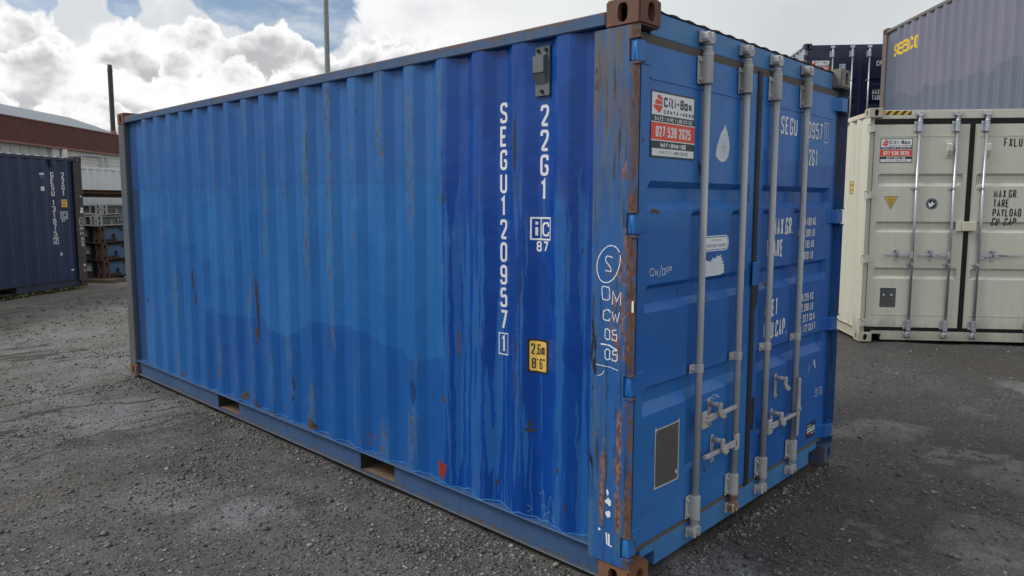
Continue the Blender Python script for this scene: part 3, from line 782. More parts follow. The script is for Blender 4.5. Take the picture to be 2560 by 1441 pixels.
DENTS = [(1.06, 2.16, .09, .14, .007), (1.30, 1.95, .08, .16, -.004), (.66, 2.25, .06, .12, .005), (1.52, .64, .07, .09, .010), (2.9, .5, .12, .12, .006), (3.6, 1.25, .18, .2, .006), (4.4, .9, .14, .2, .005), (2.2, 1.3, .15, .3, .005), (1.0, .9, .10, .15, .005), (.45, .55, .09, .1, .007), (5.0, 1.7, .2, .3, .005), (3.1, 1.9, .16, .2, .004), (1.8, 1.6, .12, .25, .004), (.95, .42, .06, .07, .008), (2.6, 2.1, .1, .15, -.004)]


def dent(y, z):
    v = .0022*math.sin(y*5.1+1.3*math.sin(z*2.3))*math.sin(z*2.9+y*1.7)+.0012*math.sin(y*13+z*4.0)*math.sin(z*7.1)
    for y0, z0, ry, rz, am in DENTS: v += am*math.exp(-((y-y0)/ry)**2-((z-z0)/rz)**2)
    return v


def near_side_fn(a, b, off): return Vector((float(np.interp(-a, _sy, _sx))+dent(-a, b)-off, -a, b))


def make_casting():
    """corner block with an oval hole in its long-side face (x = 0) and its end face (y = 0)"""
    bm = bmesh.new()
    bmesh.ops.create_cube(bm, size=1)
    for v in bm.verts: v.co = Vector(((v.co.x+.5)*.162, (v.co.y+.5)*.178, (v.co.z+.5)*.118))
    bmesh.ops.bevel(bm, geom=bm.edges[:], offset=.009, segments=2, affect='EDGES')
    def hole(axis, ca, cb, ra, rb, depth):
        f = [q for q in bm.faces if abs(q.calc_center_median()[axis]) < 1e-5 and len(q.verts) == 4 and abs(abs(q.normal[axis])-1) < 1e-3][0]
        loop = f.edges[:]
        bmesh.ops.delete(bm, geom=[f], context='FACES_ONLY')
        N = 22; vs = []; vi = []
        oa = 1 if axis == 0 else 0
        for i in range(N):
            t = 2*math.pi*i/N
            ex = .72
            c, s_ = math.cos(t), math.sin(t)
            p = [0, 0, 0]; p[oa] = ca+ra*math.copysign(abs(c)**ex, c); p[2] = cb+rb*math.copysign(abs(s_)**ex, s_)
            vs.append(bm.verts.new(p)); q = list(p); q[axis] = depth; vi.append(bm.verts.new(q))
        ring = [bm.edges.new((vs[i], vs[(i+1) % N])) for i in range(N)]
        bmesh.ops.triangle_fill(bm, edges=loop+ring, use_beauty=True)
        for i in range(N): bm.faces.new((vs[i], vs[(i+1) % N], vi[(i+1) % N], vi[i]))
    hole(0, .089, .060, .0255, .040, .028)
    hole(1, .082, .060, .0255, .040, .030)
    bmesh.ops.recalc_face_normals(bm, faces=bm.faces)
    me = bpy.data.meshes.new('corner_casting'); bm.to_mesh(me); bm.free()
    me.materials.append(M['rust_iron'])
    return me


CAST = make_casting()
CAST_BY = {}


def casting(mat, parent, x, y, z, name='corner_casting'):
    if mat not in CAST_BY:
        me = CAST.copy(); me.materials[0] = M[mat]; CAST_BY[mat] = me
    o = bpy.data.objects.new(name, CAST_BY[mat]); COL.objects.link(o); o.parent = parent
    sx = 1 if x < 1 else -1; sy = 1 if y < 1 else -1
    o.scale = (sx, sy, 1 if z < 1 else -1); o.location = (x, y, z if z < 1 else z)
    return o


YD = .050        # plane of the door frames


class Door:
    """height field of a door leaf: recessed bands between the flats and channels for the bars"""
    def __init__(s, x0, x1, z0, z1, bands, bars, pad=.06, depth=.032):
        s.x0, s.x1, s.z0, s.z1 = x0, x1, z0, z1; s.bands = bands
        xa, xb = x0+pad, x1-pad
        xs = {x0, x1, xa, xb, xa+.025, xb-.025}; zs = {z0, z1}
        s.ch = []
        for b in bars:
            if x0 < b < x1: s.ch.append((b-.075, b-.055, b+.055, b+.075)); xs.update(s.ch[-1])
        s.zlo, s.zhi = bands[-1][3]-.34, bands[0][0]+.36
        s.zlo = max(s.zlo, z0+.17); s.zhi = min(s.zhi, bands[0][3]-.03)
        zs.update((s.zlo-.02, s.zlo, s.zhi, s.zhi+.02))
        for t in bands: zs.update(t)
        s.xs, s.zs = sorted(xs), sorted(zs); s.xa, s.xb, s.dp = xa, xb, depth
        s.H = np.array([[s._d(x, z) for z in s.zs] for x in s.xs])

    def _d(s, x, z):
        d = 0.0; e = 1e-6
        fx = 0 if (x <= s.xa+e or x >= s.xb-e) else 1
        for (t0, t1, t2, t3) in s.bands:       # from the top: flat edge, recess top, recess bottom, flat edge
            if t2-e <= z <= t1+e: d = max(d, s.dp*fx)
        for (c0, c1, c2, c3) in s.ch:
            if c1-e <= x <= c2+e and s.zlo-e <= z <= s.zhi+e: d = max(d, .020*fx)
        return d

    def depth(s, x, z):
        i = min(max(np.searchsorted(s.xs, x)-1, 0), len(s.xs)-2); j = min(max(np.searchsorted(s.zs, z)-1, 0), len(s.zs)-2)
        u = min(1, max(0, (x-s.xs[i])/(s.xs[i+1]-s.xs[i]))); v = min(1, max(0, (z-s.zs[j])/(s.zs[j+1]-s.zs[j])))
        h = s.H
        return float(h[i, j]*(1-u)*(1-v)+h[i+1, j]*u*(1-v)+h[i, j+1]*(1-u)*v+h[i+1, j+1]*u*v)

    def fn(s, a, b, off): return Vector((a, YD+s.depth(a, b)-off, b))

    def mesh(s, mats, parent):
        mb = MB()
        mb.grid(s.xs, s.zs, lambda x, z: (x, YD+s.depth(x, z), z))
        for (xa, xb, za, zb) in ((s.x0, s.x0, s.z0, s.z1), (s.x1, s.x1, s.z0, s.z1)):
            mb.add([(xa, YD, za), (xa, YD, zb), (xa, YD+.05, zb), (xa, YD+.05, za)], [(0, 1, 2, 3)])
        for z in (s.z0, s.z1): mb.add([(s.x0, YD, z), (s.x1, YD, z), (s.x1, YD+.05, z), (s.x0, YD+.05, z)], [(0, 1, 2, 3)])
        # pressed line near head and foot
        for z in (s.z1-.142, s.z0+.158):
            mb.box(s.x0+.07, s.x1-.07, YD-.004, YD+.001, z-.004, z+.004)
        return mb.build('door', mats, parent, recalc=False)


BAR_Y = .024
BARS = [.608, 1.020, 1.377, 1.800]


def locking_bar(x, ztop, zbot, zs_top, zs_bot, guides, parent, mb_, mf, mend=None, heavy=True):
    """ztop/zbot: ends of the cams; zs_*: (low, high) of the bearing sleeves"""
    mats = [mb_, mf, mend or mf]
    r = .0175 if heavy else .0165
    m = MB()
    m.cyl((x, BAR_Y, zs_bot[1]-.01), (x, BAR_Y, zs_top[0]+.01), r, r, 16, 0)
    # necks with collars
    for z0, z1, zc, sg, k in ((zs_top[1], ztop-.055, ztop, 1, 1), (zs_bot[0], zbot+.055, zbot, -1, 2)):
        m.cyl((x, BAR_Y, z0-sg*.01), (x, BAR_Y, z0+sg*.016), .027, .027, 16, k)
        m.cyl((x, BAR_Y, z0+sg*.016), (x, BAR_Y, z0+sg*.028), .026, .021, 16, k)
        m.cyl((x, BAR_Y, z0+sg*.016), (x, BAR_Y, z1), .021, .019, 16, k)
        m.cyl((x, BAR_Y, z1-sg*.006), (x, BAR_Y, z1+sg*.008), .024, .024, 16, k)
        # cam: two hooked jaws round the keeper
        pr = [(-.034, 0), (.030, 0), (.036, .020), (.030, .046), (.012, .052), (.010, .030), (-.010, .030), (-.014, .052), (-.036, .044), (-.040, .016)]
        m.prism([(x+px, z1+sg*(.004+pz)) for px, pz in pr], 1, BAR_Y-.020, BAR_Y+.016, k)
    o = m.build('locking_bar', mats, parent, bevel=.003)
    # keepers on the header / sill
    for zc, sg in ((ztop, 1), (zbot, -1)):
        m = MB()
        m.box(x-.045, x+.045, BAR_Y+.014, YD+.004, zc-sg*.052 if sg > 0 else zc-.004, zc+.004 if sg > 0 else zc+.052)
        m.cyl((x-.010, BAR_Y-.016, zc-sg*.014), (x-.010, YD, zc-sg*.014), .010, .010, 10)
        m.box(x+.026, x+.040, BAR_Y-.012, YD, zc-.034, zc+.004) if sg > 0 else m.box(x+.026, x+.040, BAR_Y-.012, YD, zc-.004, zc+.034)
        m.build('bar_keeper', [mf], parent, bevel=.003)
    # bearing sleeves
    for z0, z1 in (zs_top, zs_bot):
        m = MB()
        m.box(x-.060, x+.038, YD-.010, YD-.003, z0, z1)
        arc = [(x-.031, YD-.010)]+[(x-.004+.028*math.cos(t), BAR_Y-.028*math.sin(t)) for t in np.linspace(math.pi, 0, 11)]+[(x+.030, YD-.010)]
        m.prism([(p[0], p[1]) for p in arc], 2, z0+.002, z1-.002)
        for zz in (z0+.022, z1-.022):
            m.cyl((x-.046, YD-.003, zz), (x-.046, YD-.020, zz), .0095, .008, 8)
            m.cyl((x+.034, YD-.003, zz), (x+.034, YD-.018, zz), .006, .006, 8)
        m.build('bearing_bracket', [mf], parent, bevel=.003)
    for zg in guides:
        m = MB()
        hh = .022 if heavy else .014
        m.box(x-.058, x-.020, YD-.010, YD-.003, zg-hh, zg+hh)
        arc = [(x+.0225*math.cos(t), BAR_Y-.0225*math.sin(t)) for t in np.linspace(math.pi*1.05, -.05*math.pi, 11)]
        arc = [(x-.024, YD-.004)]+arc+[(x+.024, YD-.004)]
        m.prism([(p[0], p[1]) for p in arc], 2, zg-hh, zg+hh)
        m.cyl((x-.042, YD-.003, zg), (x-.042, YD-.020, zg), .010, .008, 8)
        m.build('bar_guide', [mf], parent, bevel=.002)
    return o


def handle(xb, z, x_end, x_ret, parent, mf, hang=False, grip=None, retainer=True):
    sg = 1 if x_end > xb else -1
    if x_end != xb and not hang:
        m = MB()
        m.box((xb+.004 if sg > 0 else xb-.052), (xb+.052 if sg > 0 else xb-.004), BAR_Y-.030, BAR_Y-.016, z-.042, z+.044)      # hub plate
        m.cyl((xb+sg*.034, BAR_Y-.016, z), (xb+sg*.034, BAR_Y-.036, z), .010, .009, 10)
        L = abs(x_end-xb)
        # lever: flat root, waist, round grip, slightly bent
        out = [(sg*.030, -.014), (sg*.085, -.020), (sg*.16, -.012), (sg*L, -.009), (sg*L, .009), (sg*.17, .014), (sg*.10, .020), (sg*.030, .014)]
        m.prism([(xb+px, z-.002*0+pz+.018*min(1, abs(px)/L)*0) for px, pz in out], 1, BAR_Y-.030, BAR_Y-.020)
        m.cyl((xb+sg*.15, BAR_Y-.024, z+.001), (xb+sg*L, BAR_Y-.016, z+.001), .011, .010, 10, 1 if grip else 0)
        m.build('door_handle', [mf, grip or mf], parent, bevel=.0025)
    if hang:       # lever left hanging straight down along its bar
        m = MB()
        out = [(-.016, .17), (.012, .17), (.014, .05), (.022, -.02), (.010, -.075), (.006, -.19), (-.012, -.19), (-.014, -.07), (-.020, -.02), (-.012, .05)]
        m.prism([(xb+px-.004, z+pz) for px, pz in out], 1, BAR_Y-.034, BAR_Y-.021)
        m.cyl((xb-.002, BAR_Y-.030, z-.02), (xb-.002, BAR_Y-.044, z-.02), .009, .009, 10)
        m.box(xb-.007, xb+.003, BAR_Y-.0355, BAR_Y-.034, z+.07, z+.155)
        m.build('door_handle', [mf], parent, bevel=.0025)
    if retainer:
        m = MB(); x = x_ret
        pts = fillet([(x-.017, z-.075), (x+.017, z-.075), (x+.017, z+.075), (x-.017, z+.075)], .016, True)
        m.prism(pts, 1, YD-.007, YD-.001)
        m.cyl((x, YD-.004, z+.052), (x, BAR_Y-.048, z+.052), .014, .013, 10)
        m.cyl((x, YD-.004, z-.056), (x, YD-.016, z-.056), .008, .008, 8)
        m.prism([(x-.016, z+.066), (x+.014, z+.066), (x+.018, z+.018), (x+.056, z+.000), (x+.066, z-.018), (x+.030, z-.026), (x-.004, z-.006), (x-.016, z+.020)], 1, BAR_Y-.046, BAR_Y-.033)
        m.box(x+.040, x+.056, BAR_Y-.034, BAR_Y-.010, z-.020, z-.004)
        m.build('handle_retainer', [mf], parent, bevel=.0025)


def hinge(x, z, sgn, parent, mat, zh=.044):
    """blade from the leaf towards the post, with its knuckle"""
    m = MB()
    if sgn < 0: xa, xb, xk = x+.008, x+.085, x+.008
    else: xa, xb, xk = x-.085, x-.008, x-.008
    if sgn < 0: prof = [(.010, .014), (.070, .014), (.092, YD-.004), (.165, YD-.002), (.165, YD+.004), (.010, YD+.004)]
    else: prof = [(CW-.010, .010), (CW-.105, .010), (CW-.130, YD-.008), (CW-.165, YD-.002), (CW-.165, YD+.004), (CW-.010, YD+.004)]
    m.prism(prof, 2, z-zh, z+zh)
    m.cyl((.020 if sgn < 0 else CW-.020, .030, z-zh-.014), (.020 if sgn < 0 else CW-.020, .030, z+zh+.014), .011, .011, 10)
    return m.build('hinge', [mat], parent, bevel=.004)


def container(name, O, phi, H, mt, label, cat='shipping container', group=None, door=None, cast=None, near=False, roof_hi=False):
    """mt: side, frame, rail, post, header, door, seal, bar, fitting; door: dict of door hardware or None for a plain door end"""
    root = empty(name, O, phi, label, cat, group)
    zt, zb = H-.098, .166
    # long sides
    for mir in (False, True):
        mb = MB()
        zs = [zb, .6, 1.2, 1.8, zt]
        fx = (lambda x: CW-x) if mir else (lambda x: x)
        if near and not mir: mb.grid([p[0] for p in SPR], list(np.linspace(zb, zt, 64)), lambda y, z: (float(np.interp(y, _sy, _sx))+dent(y, z), y, z), smooth=True)
        else: mb.grid([p[0] for p in SPR], zs, lambda y, z: (fx(float(np.interp(y, _sy, _sx))), y, z))
        o = mb.build('side_panel', mt['side'], root, recalc=False)
        if near and not mir: o.data.set_sharp_from_angle(angle=R(5))
        if not mir: first_side = o
    # blind end
    mb = MB(); ep = [(.06, 6.018)]
    x = .10
    while x < 2.25:
        ep += [(x, 6.018), (x+.05, 6.052), (x+.15, 6.052), (x+.20, 6.018)]; x += .26
    ep += [(CW-.06, 6.018)]
    mb.grid([p[0] for p in ep], [.166, 1.3, H-.1], lambda x, z: (x, float(np.interp(x, [p[0] for p in ep], [p[1] for p in ep])), z))
    mb.build('end_panel', mt['side'], root, recalc=False)
    # roof with cross corrugations
    rz = .018 if roof_hi else 0.0
    mb = MB(); rp = [(.15, H-.062+rz)]
    y = .30
    while y < 5.7:
        rp += [(y, H-.062+rz), (y+.03, H-.044+rz), (y+.10, H-.044+rz), (y+.13, H-.062+rz)]; y += .209
    rp += [(5.95, H-.062+rz)]
    for x0, x1 in ((.035, CW-.035),):
        mb.grid([p[0] for p in rp], [x0, x1], lambda y, x: (x, y, float(np.interp(y, [p[0] for p in rp], [p[1] for p in rp]))))
    n = len(rp)
    for x in (.035, CW-.035):       # turned down edge
        mb.add([(x, p[0], p[1]) for p in rp]+[(x, p[0], H-.075+rz) for p in rp], [(i, i+1, n+i+1, n+i) for i in range(n-1)])
    mb.build('roof_panel', mt.get('roof', mt['side']), root, recalc=False)
    mb = MB(); mb.box(.055, CW-.055, .12, 5.95, .130, .160); mb.build('floor', 'under', root)
    # rails
    for mir in (False, True):
        def bx(mb, x0, x1, *a, **k):
            mb.box(CW-x1, CW-x0, *a, **k) if mir else mb.box(x0, x1, *a, **k)
        mb = MB(); bx(mb, .003, .063, .179, 5.879, H-.100, H-.042); mb.build('top_rail', mt['rail'], root, bevel=.005)
        mb = MB()
        segs = [(.179, 1.745), (2.10, 3.775), (4.15, 5.879)]
        bx(mb, .004, .052, .179, 5.879, .1585, .1655)
        bx(mb, .010, .052, .179, 5.879, .0225, .0295)
        for a, b in segs: bx(mb, .040, .0455, a, b, .030, .158)
        mb.build('bottom_rail', [mt['rail']], root, bevel=.0015)
        for a, b in ((1.745, 2.10), (3.775, 4.15)):
            mb = MB()
            bx(mb, .046, 1.2, a-.004, a, .030, .128, mat=1); bx(mb, .046, 1.2, b, b+.004, .030, .128, mat=1); bx(mb, .053, 1.2, a, b, .0215, .0285, mat=0); bx(mb, 1.195, 1.2, a, b, .030, .128, mat=1)
            mb.build('fork_pocket', ['rust_floor', 'under'], root)
    # corner posts
    hz = door.get('hinges', []) if door else []
    for mir in (False, True):
        mb = MB()
        X = (lambda x: CW-x) if mir else (lambda x: x)
        z0, z1 = .117, H-.117
        # outer plate with notches for the hinges: an outline filled as quads
        cuts = sorted((z-.052, z+.052) for z in hz)
        ed = [z0]+[c for ab in cuts for c in ab]+[z1]
        for i in range(0, len(ed), 2):
            a, b = ed[i], ed[i+1]
            mb.prism([(X(.012), .004), (X(0.0015), .045), (X(.0015), .052), (X(.012), .052)], 2, a, b)
        mb.prism([(X(.0015), .052), (X(.0015), .232), (X(.012), .232), (X(.012), .052)], 2, z0, z1)
        mb.prism([(X(.012), YD+.012), (X(.085), YD+.012), (X(.085), .15), (X(.012), .15)], 2, z0, z1)
        for a, b in cuts:       # welded lips of the notches
            for z in (a, b): mb.box(min(X(.002), X(.030)), max(X(.002), X(.030)), .002, .052, z-.005, z+.005)
        mb.build('corner_post', mt['post'], root)
        mb = MB(); mb.box(min(X(.002), X(.075)), max(X(.002), X(.075)), 5.90, 6.054, .117, H-.117); mb.build('corner_post', mt['post'] if not near else 'far_post', root, bevel=.008)
    # castings
    cast = cast or {}
    for ix, x in enumerate((0, CW)):
        for iy, y in enumerate((0, CL)):
            for iz, z in enumerate((0, H)):
                casting(cast.get((ix, iy, iz), cast.get('all', 'rust_iron')), root, x, y, z)
    # header, sill, seal
    mb = MB(); mb.box(.163, CW-.163, YD+.006, .16, H-.131, H-.026); mb.box(.03, CW-.03, YD+.02, .16, H-.150, H-.118)
    mb.build('door_header', mt['header'], root, bevel=.004)
    if near:
        mb = MB()
        for i in range(60):
            a = .15+i*.0358; mb.prism([(a, H-.0255), (a+.0358, H-.0255), (a+.0358, H-.019+.004*math.sin(i*1.7)), (a, H-.019+.004*math.sin(i*1.7-1.7))], 1, YD+.002, .10)
        mb.build('roof_edge', 'rackblack', root)
    mb = MB()
    zs0, zs1 = .022, .142
    out = [(.163, zs1), (.163, .094), (.285, .094), (.292, zs0), (CW-.292, zs0), (CW-.285, .094), (CW-.163, .094), (CW-.163, zs1)]
    # built from three convex pieces
    mb.box(.163, .287, YD+.004, .13, .096, zs1); mb.box(CW-.287, CW-.163, YD+.004, .13, .096, zs1); mb.box(.287, CW-.287, YD+.004, .13, zs0, zs1)
    mb.build('door_sill', mt['header'], root, bevel=.004)
    mb = MB(); mb.box(.07, CW-.07, 5.93, 6.03, .03, .16); mb.build('end_rail', mt['rail'], root)
    mb = MB(); mb.box(.07, CW-.07, 5.93, 6.03, H-.1, H-.046); mb.build('end_rail', mt['rail'], root)
    mb = MB()
    sw = door.get('seal', .035) if door else .035
    dz0, dz1 = .143+sw*.75, H-.131-sw*1.15
    mb.box(.085, CW-.085, YD+.002, YD+.05, dz1+.001, H-.1315); mb.build('door_seal', mt['seal'], root)
    mb = MB(); mb.box(.085, CW-.085, YD+.002, YD+.05, .1425, dz0-.001); mb.build('door_seal', mt['seal'], root)
    bars = mt.get('bars', BARS); ch = bars if near else []
    dl, dr = Door(.090, 1.204, dz0, dz1, mt['bands'], ch), Door(1.234, CW-.090, dz0, dz1, mt['bands'], ch)
    doors = []
    for k, D in enumerate((dl, dr)): doors.append(D.mesh(mt['door'], root))
    cw = mt.get('cwid', .023)
    mb = MB(); mb.box(1.219-cw, 1.219+cw, YD-.010, YD+.03, dz0-.02, dz1+.022); mb.build('centre_seal', mt.get('cseal', 'rubber'), root, bevel=.006)
    if door:
        for k, x in enumerate(bars):
            locking_bar(x, H-.050, .066, (H-.293, H-.163), (.165, .283), door['guides'], doors[0 if k < 2 else 1], mt['bar'], mt['fitting'], door.get('ends', {}).get(k), near)
        for z in hz:
            hinge(0, z, -1, doors[0], mt['door']); hinge(CW, z, 1, doors[1], mt['door'])
        for h in door['handles']: handle(*h[:4], doors[0 if h[0] < 1.2 else 1], mt['fitting'], *h[4:])
    return dict(root=root, doors=doors, D=(dl, dr), side=first_side)


def citi_sticker(a, b, wd, ht, fn, parent, breaks_a, breaks_b):
    d = Decal()
    Y = lambda t: b-t*ht
    X = lambda t: a+t*wd
    d.rect(X(0), X(1), Y(1), Y(0), 1)
    d.rect(X(.022), X(.978), Y(.36), Y(.03), 0)
    for q in ([(.13, .07), (.185, .055), (.225, .085), (.225, .14), (.135, .115)], [(.085, .16), (.135, .125), (.225, .15), (.225, .205), (.08, .2)], [(.05, .225), (.075, .212), (.225, .216), (.225, .25), (.18, .335), (.055, .255)]):
        d.poly([(X(x), Y(y)) for x, y in q][::-1], 2)
    for q in ([(.228, .085), (.245, .10), (.245, .145), (.228, .14)], [(.228, .15), (.245, .15), (.245, .21), (.228, .205)], [(.228, .216), (.245, .216), (.245, .24), (.19, .33), (.20, .29), (.228, .25)]):
        d.poly([(X(x), Y(y)) for x, y in q][::-1], 1)
    d.text('Citi-Box', X(.275), Y(.235), ht*.155, wd*.085, wd*.029, 1, .14)
    d.rect(X(.400), X(.430), Y(.105), Y(.078), 2)
    d.text('CONTAINERS', X(.275), Y(.33), ht*.055, wd*.042, wd*.012, 1, .72)
    d.text('SALES | HIRE | LOGISTICS', X(.5), Y(.445), ht*.06, wd*.030, wd*.0095, 0, .30, 'c')
    d.rect(X(0), X(1), Y(.475), Y(.462), 0)
    d.rect(X(0), X(1), Y(.735), Y(.475), 2)
    d.text('027 538 2625', X(.5), Y(.69), ht*.165, wd*.060, wd*.024, 0, .22, 'c')
    d.rect(X(0), X(1), Y(.75), Y(.735), 0)
    d.rect(X(0), X(1), Y(1), Y(.75), 3)
    d.text('NATIONWIDE', X(.5), Y(.845), ht*.070, wd*.047, wd*.017, 0, .25, 'c')
    d.rect(X(.022), X(.978), Y(.975), Y(.865), 0)
    d.text('WWW.CITI-BOX.CO.NZ', X(.5), Y(.945), ht*.05, wd*.030, wd*.007, 1, .34, 'c')
    o = d.build('sticker', ['stickwhite', 'navyink', 'orange', 'dkgreen'], fn, parent, breaks_a, breaks_b)
    return o


def post_fn(a, b, off): return Vector((.0015-off, -a, b))
def flat_side(a, b, off): return Vector((XI-off, -a, b))


def side_vent(parent, y, z0, z1, wd, mats=('vent', 'ventdark')):
    """louvred vent on the recessed flat of the side: bolted plate, hood, grille at its foot"""
    m = MB()
    m.box(XI-.012, XI-.002, y-wd/2, y+wd/2, z0, z1)
    a, b = y-wd*.34, y+wd*.42
    zt, zb = z1-.035, z0+.05
    m.add([(XI-.012, a, zt), (XI-.012, b, zt), (XI-.040, a, zt-.012), (XI-.040, b, zt-.012), (XI-.040, a, zb+.055), (XI-.040, b, zb+.055), (XI-.012, a, zb), (XI-.012, b, zb)],
          [(0, 1, 3, 2), (2, 3, 5, 4), (0, 2, 4, 6), (1, 7, 5, 3)])
    m.add([(XI-.040, a, zb+.055), (XI-.040, b, zb+.055), (XI-.012, b, zb), (XI-.012, a, zb)], [(0, 1, 2, 3)])
    for i in range(7):
        for j in range(5):
            t0, t1 = (j+.2)/5.2, (j+.8)/5.2; u0, u1 = (i+.22)/7, (i+.78)/7
            P = lambda u, t: (XI-.0408+.038*t-.0003, a+(b-a)*u, zb+.055-.055*t-.0006)
            m.add([P(u0, t0), P(u1, t0), P(u1, t1), P(u0, t1)], [(0, 1, 2, 3)], 1)
    for yy, zz in ((y-wd*.28, z1-.017), (y+wd*.28, z1-.017), (y, z0+.02)): m.cyl((XI-.012, yy, zz), (XI-.024, yy, zz), .009, .008, 8, 1)
    return m.build('air_vent', list(mats), parent, bevel=0)


# ------------------------------------------------------------------ the ground
def graded(lo, hi, step, far):
    c = list(np.arange(lo, hi+1e-6, step)); out = []; d = step; x = hi
    while x < far: d *= 1.35; x += d; out.append(x)
    inn = []; d = step; x = lo
    while x > -far: d *= 1.35; x -= d; inn.append(x)
    return np.array(inn[::-1]+c+out)


gx, gy = graded(-5, 12, .11, 500), graded(-4, 20, .11, 500)
GX, GY = np.meshgrid(gx, gy, indexing='ij')


def relief(X, Y):
    h = .010*np.sin(X*1.9+.6*np.sin(Y*1.3))*np.sin(Y*1.6+.8*np.sin(X*.9))+.006*np.sin(X*4.3+Y*2.1+np.sin(Y*3))+.005*np.sin(Y*5.7-X*3.1)
    f = np.clip(1-(np.maximum(np.abs(X-3.5)-8, 0)+np.maximum(np.abs(Y-8)-11, 0))/20, 0, 1)
    return -.022+h*f


GZ = relief(GX, GY)
me = bpy.data.meshes.new('ground')
nx, ny = GX.shape
idx = np.arange(nx*ny).reshape(nx, ny)
quads = np.stack([idx[:-1, :-1], idx[1:, :-1], idx[1:, 1:], idx[:-1, 1:]], -1).reshape(-1, 4)
me.vertices.add(nx*ny); me.vertices.foreach_set('co', np.stack([GX, GY, GZ], -1).astype(np.float32).ravel())
me.loops.add(quads.size); me.loops.foreach_set('vertex_index', quads.astype(np.int32).ravel())
me.polygons.add(len(quads)); me.polygons.foreach_set('loop_start', np.arange(0, quads.size, 4, dtype=np.int32)); me.polygons.foreach_set('use_smooth', np.ones(len(quads), bool))
me.update(); me.validate(); me.materials.append(M['ground'])
o = bpy.data.objects.new('ground', me); COL.objects.link(o); tag(o, kind='structure')

NEAR_Z = [float(z) for z in np.linspace(.2, 2.5, 40)]
# ------------------------------------------------------------------ near blue container
BAND = [(1.838, 1.808, 1.745, 1.71), (1.376, 1.352, 1.287, 1.25), (.908, .888, .826, .775)]
HZ = [2.372, 1.652, .945, .212]
mt = dict(side='near_side', roof='near_frame', rail='near_rail', post='near_post', header='near_header', door='near_door', seal='greyrubber', bar='bar', fitting='fitting', bands=BAND)
cst = {'all': 'rust_iron', (0, 0, 0): 'rust_orange', (1, 0, 1): 'worn_casting', (1, 0, 0): 'blue_casting', (0, 1, 0): 'rust_iron'}
N = container('shipping_container', (0, 0, 0), 0, 2.591, mt, 'large faded blue container with scraped rusty corner post, in the middle of the yard', group=None,
              door=dict(hinges=HZ, guides=[.93], seal=.034, ends={1: 'rustfit'}, handles=[(.608, .665, .985, .765), (1.020, .467, .655, .805), (1.377, .455, 1.776, 1.524), (1.80, .66, 1.80, 1.562), (1.80, .505, 1.80, 0, True, None, False)]), cast=cst, near=True)
root, dL, dR, DL, DR = N['root'], *N['doors'], *N['D']
zsid = []
# letters on the long side, stacked down the recessed flats
d = Decal()
pitch = .1148
for i, c in enumerate('SEGU120957'):
    d.glyph(c, -.8435, 2.231-.100-i*pitch, .100, .050, .0145, 0)
zb_ = 2.231-.100-10*pitch
d.glyph('1', -.836, zb_-.004, .088, .036, .0125, 0)
d.stroke([(-.852, zb_-.014), (-.786, zb_-.014), (-.786, zb_+.094), (-.852, zb_+.094), (-.852, zb_-.014)], .006, 0)
d.build('lettering', ['white'], near_side_fn, root, SIDE_BREAKS, NEAR_Z)
d = Decal()
for i, c in enumerate('22G1'): d.glyph(c, -.5775, 2.198-.100-i*.1155, .100, .052, .0145, 0)
d.build('lettering', ['white'], near_side_fn, root, SIDE_BREAKS, NEAR_Z)
d = Decal()
a0, a1, b0, b1 = -.618, -.505, 1.566, 1.668
d.stroke([(a0, b0), (a1, b0), (a1, b1), (a0, b1), (a0, b0)], .008, 0)
d.stroke([(-.567, b0), (-.567, b1)], .006, 0)
d.stroke([(-.592, b0+.018), (-.592, b0+.058)], .013, 0); d.stroke([(-.592, b0+.070), (-.592, b0+.084)], .013, 0)
d.stroke(fillet([(-.520, b0+.060), (-.520, b0+.078), (-.554, b0+.078), (-.554, b0+.020), (-.520, b0+.020), (-.520, b0+.036)], .02), .010, 0)
d.text('87', -.592, 1.507, .050, .030, .0085, 0, .35)
d.build('lettering', ['white'], near_side_fn, root, SIDE_BREAKS, NEAR_Z)
d = Decal()
d.poly(fillet([(-.634, .911), (-.520, .911), (-.520, 1.079), (-.634, 1.079)], .010, True), 1)
d.poly(fillet([(-.623, .921), (-.530, .921), (-.530, 1.069), (-.623, 1.069)], .010, True), 0)
d.text('2,6m', -.617, 1.002, .054, .0195, .0070, 1, .17); d.text('8', -.613, .932, .052, .020, .0068, 1); d.text("'", -.590, .932, .054, .02, .005, 1); d.text('6', -.574, .932, .052, .020, .0068, 1); d.text('"', -.551, .934, .054, .02, .0045, 1)
d.build('sticker', ['yellow', 'ink'], near_side_fn, root, SIDE_BREAKS, NEAR_Z)
side_vent(root, .558, 2.238, 2.462, .086)
d = Decal()          # brushed patch of red paint and lesser dabs
d.poly([(-1.315, .300), (-1.30, .304), (-1.262, .292), (-1.222, .288), (-1.226, .258), (-1.240, .225), (-1.246, .198), (-1.262, .214), (-1.280, .196), (-1.290, .224), (-1.304, .210), (-1.309, .25)], 0)
d.build('paint_patch', ['redpaint'], near_side_fn, root, SIDE_BREAKS, NEAR_Z)
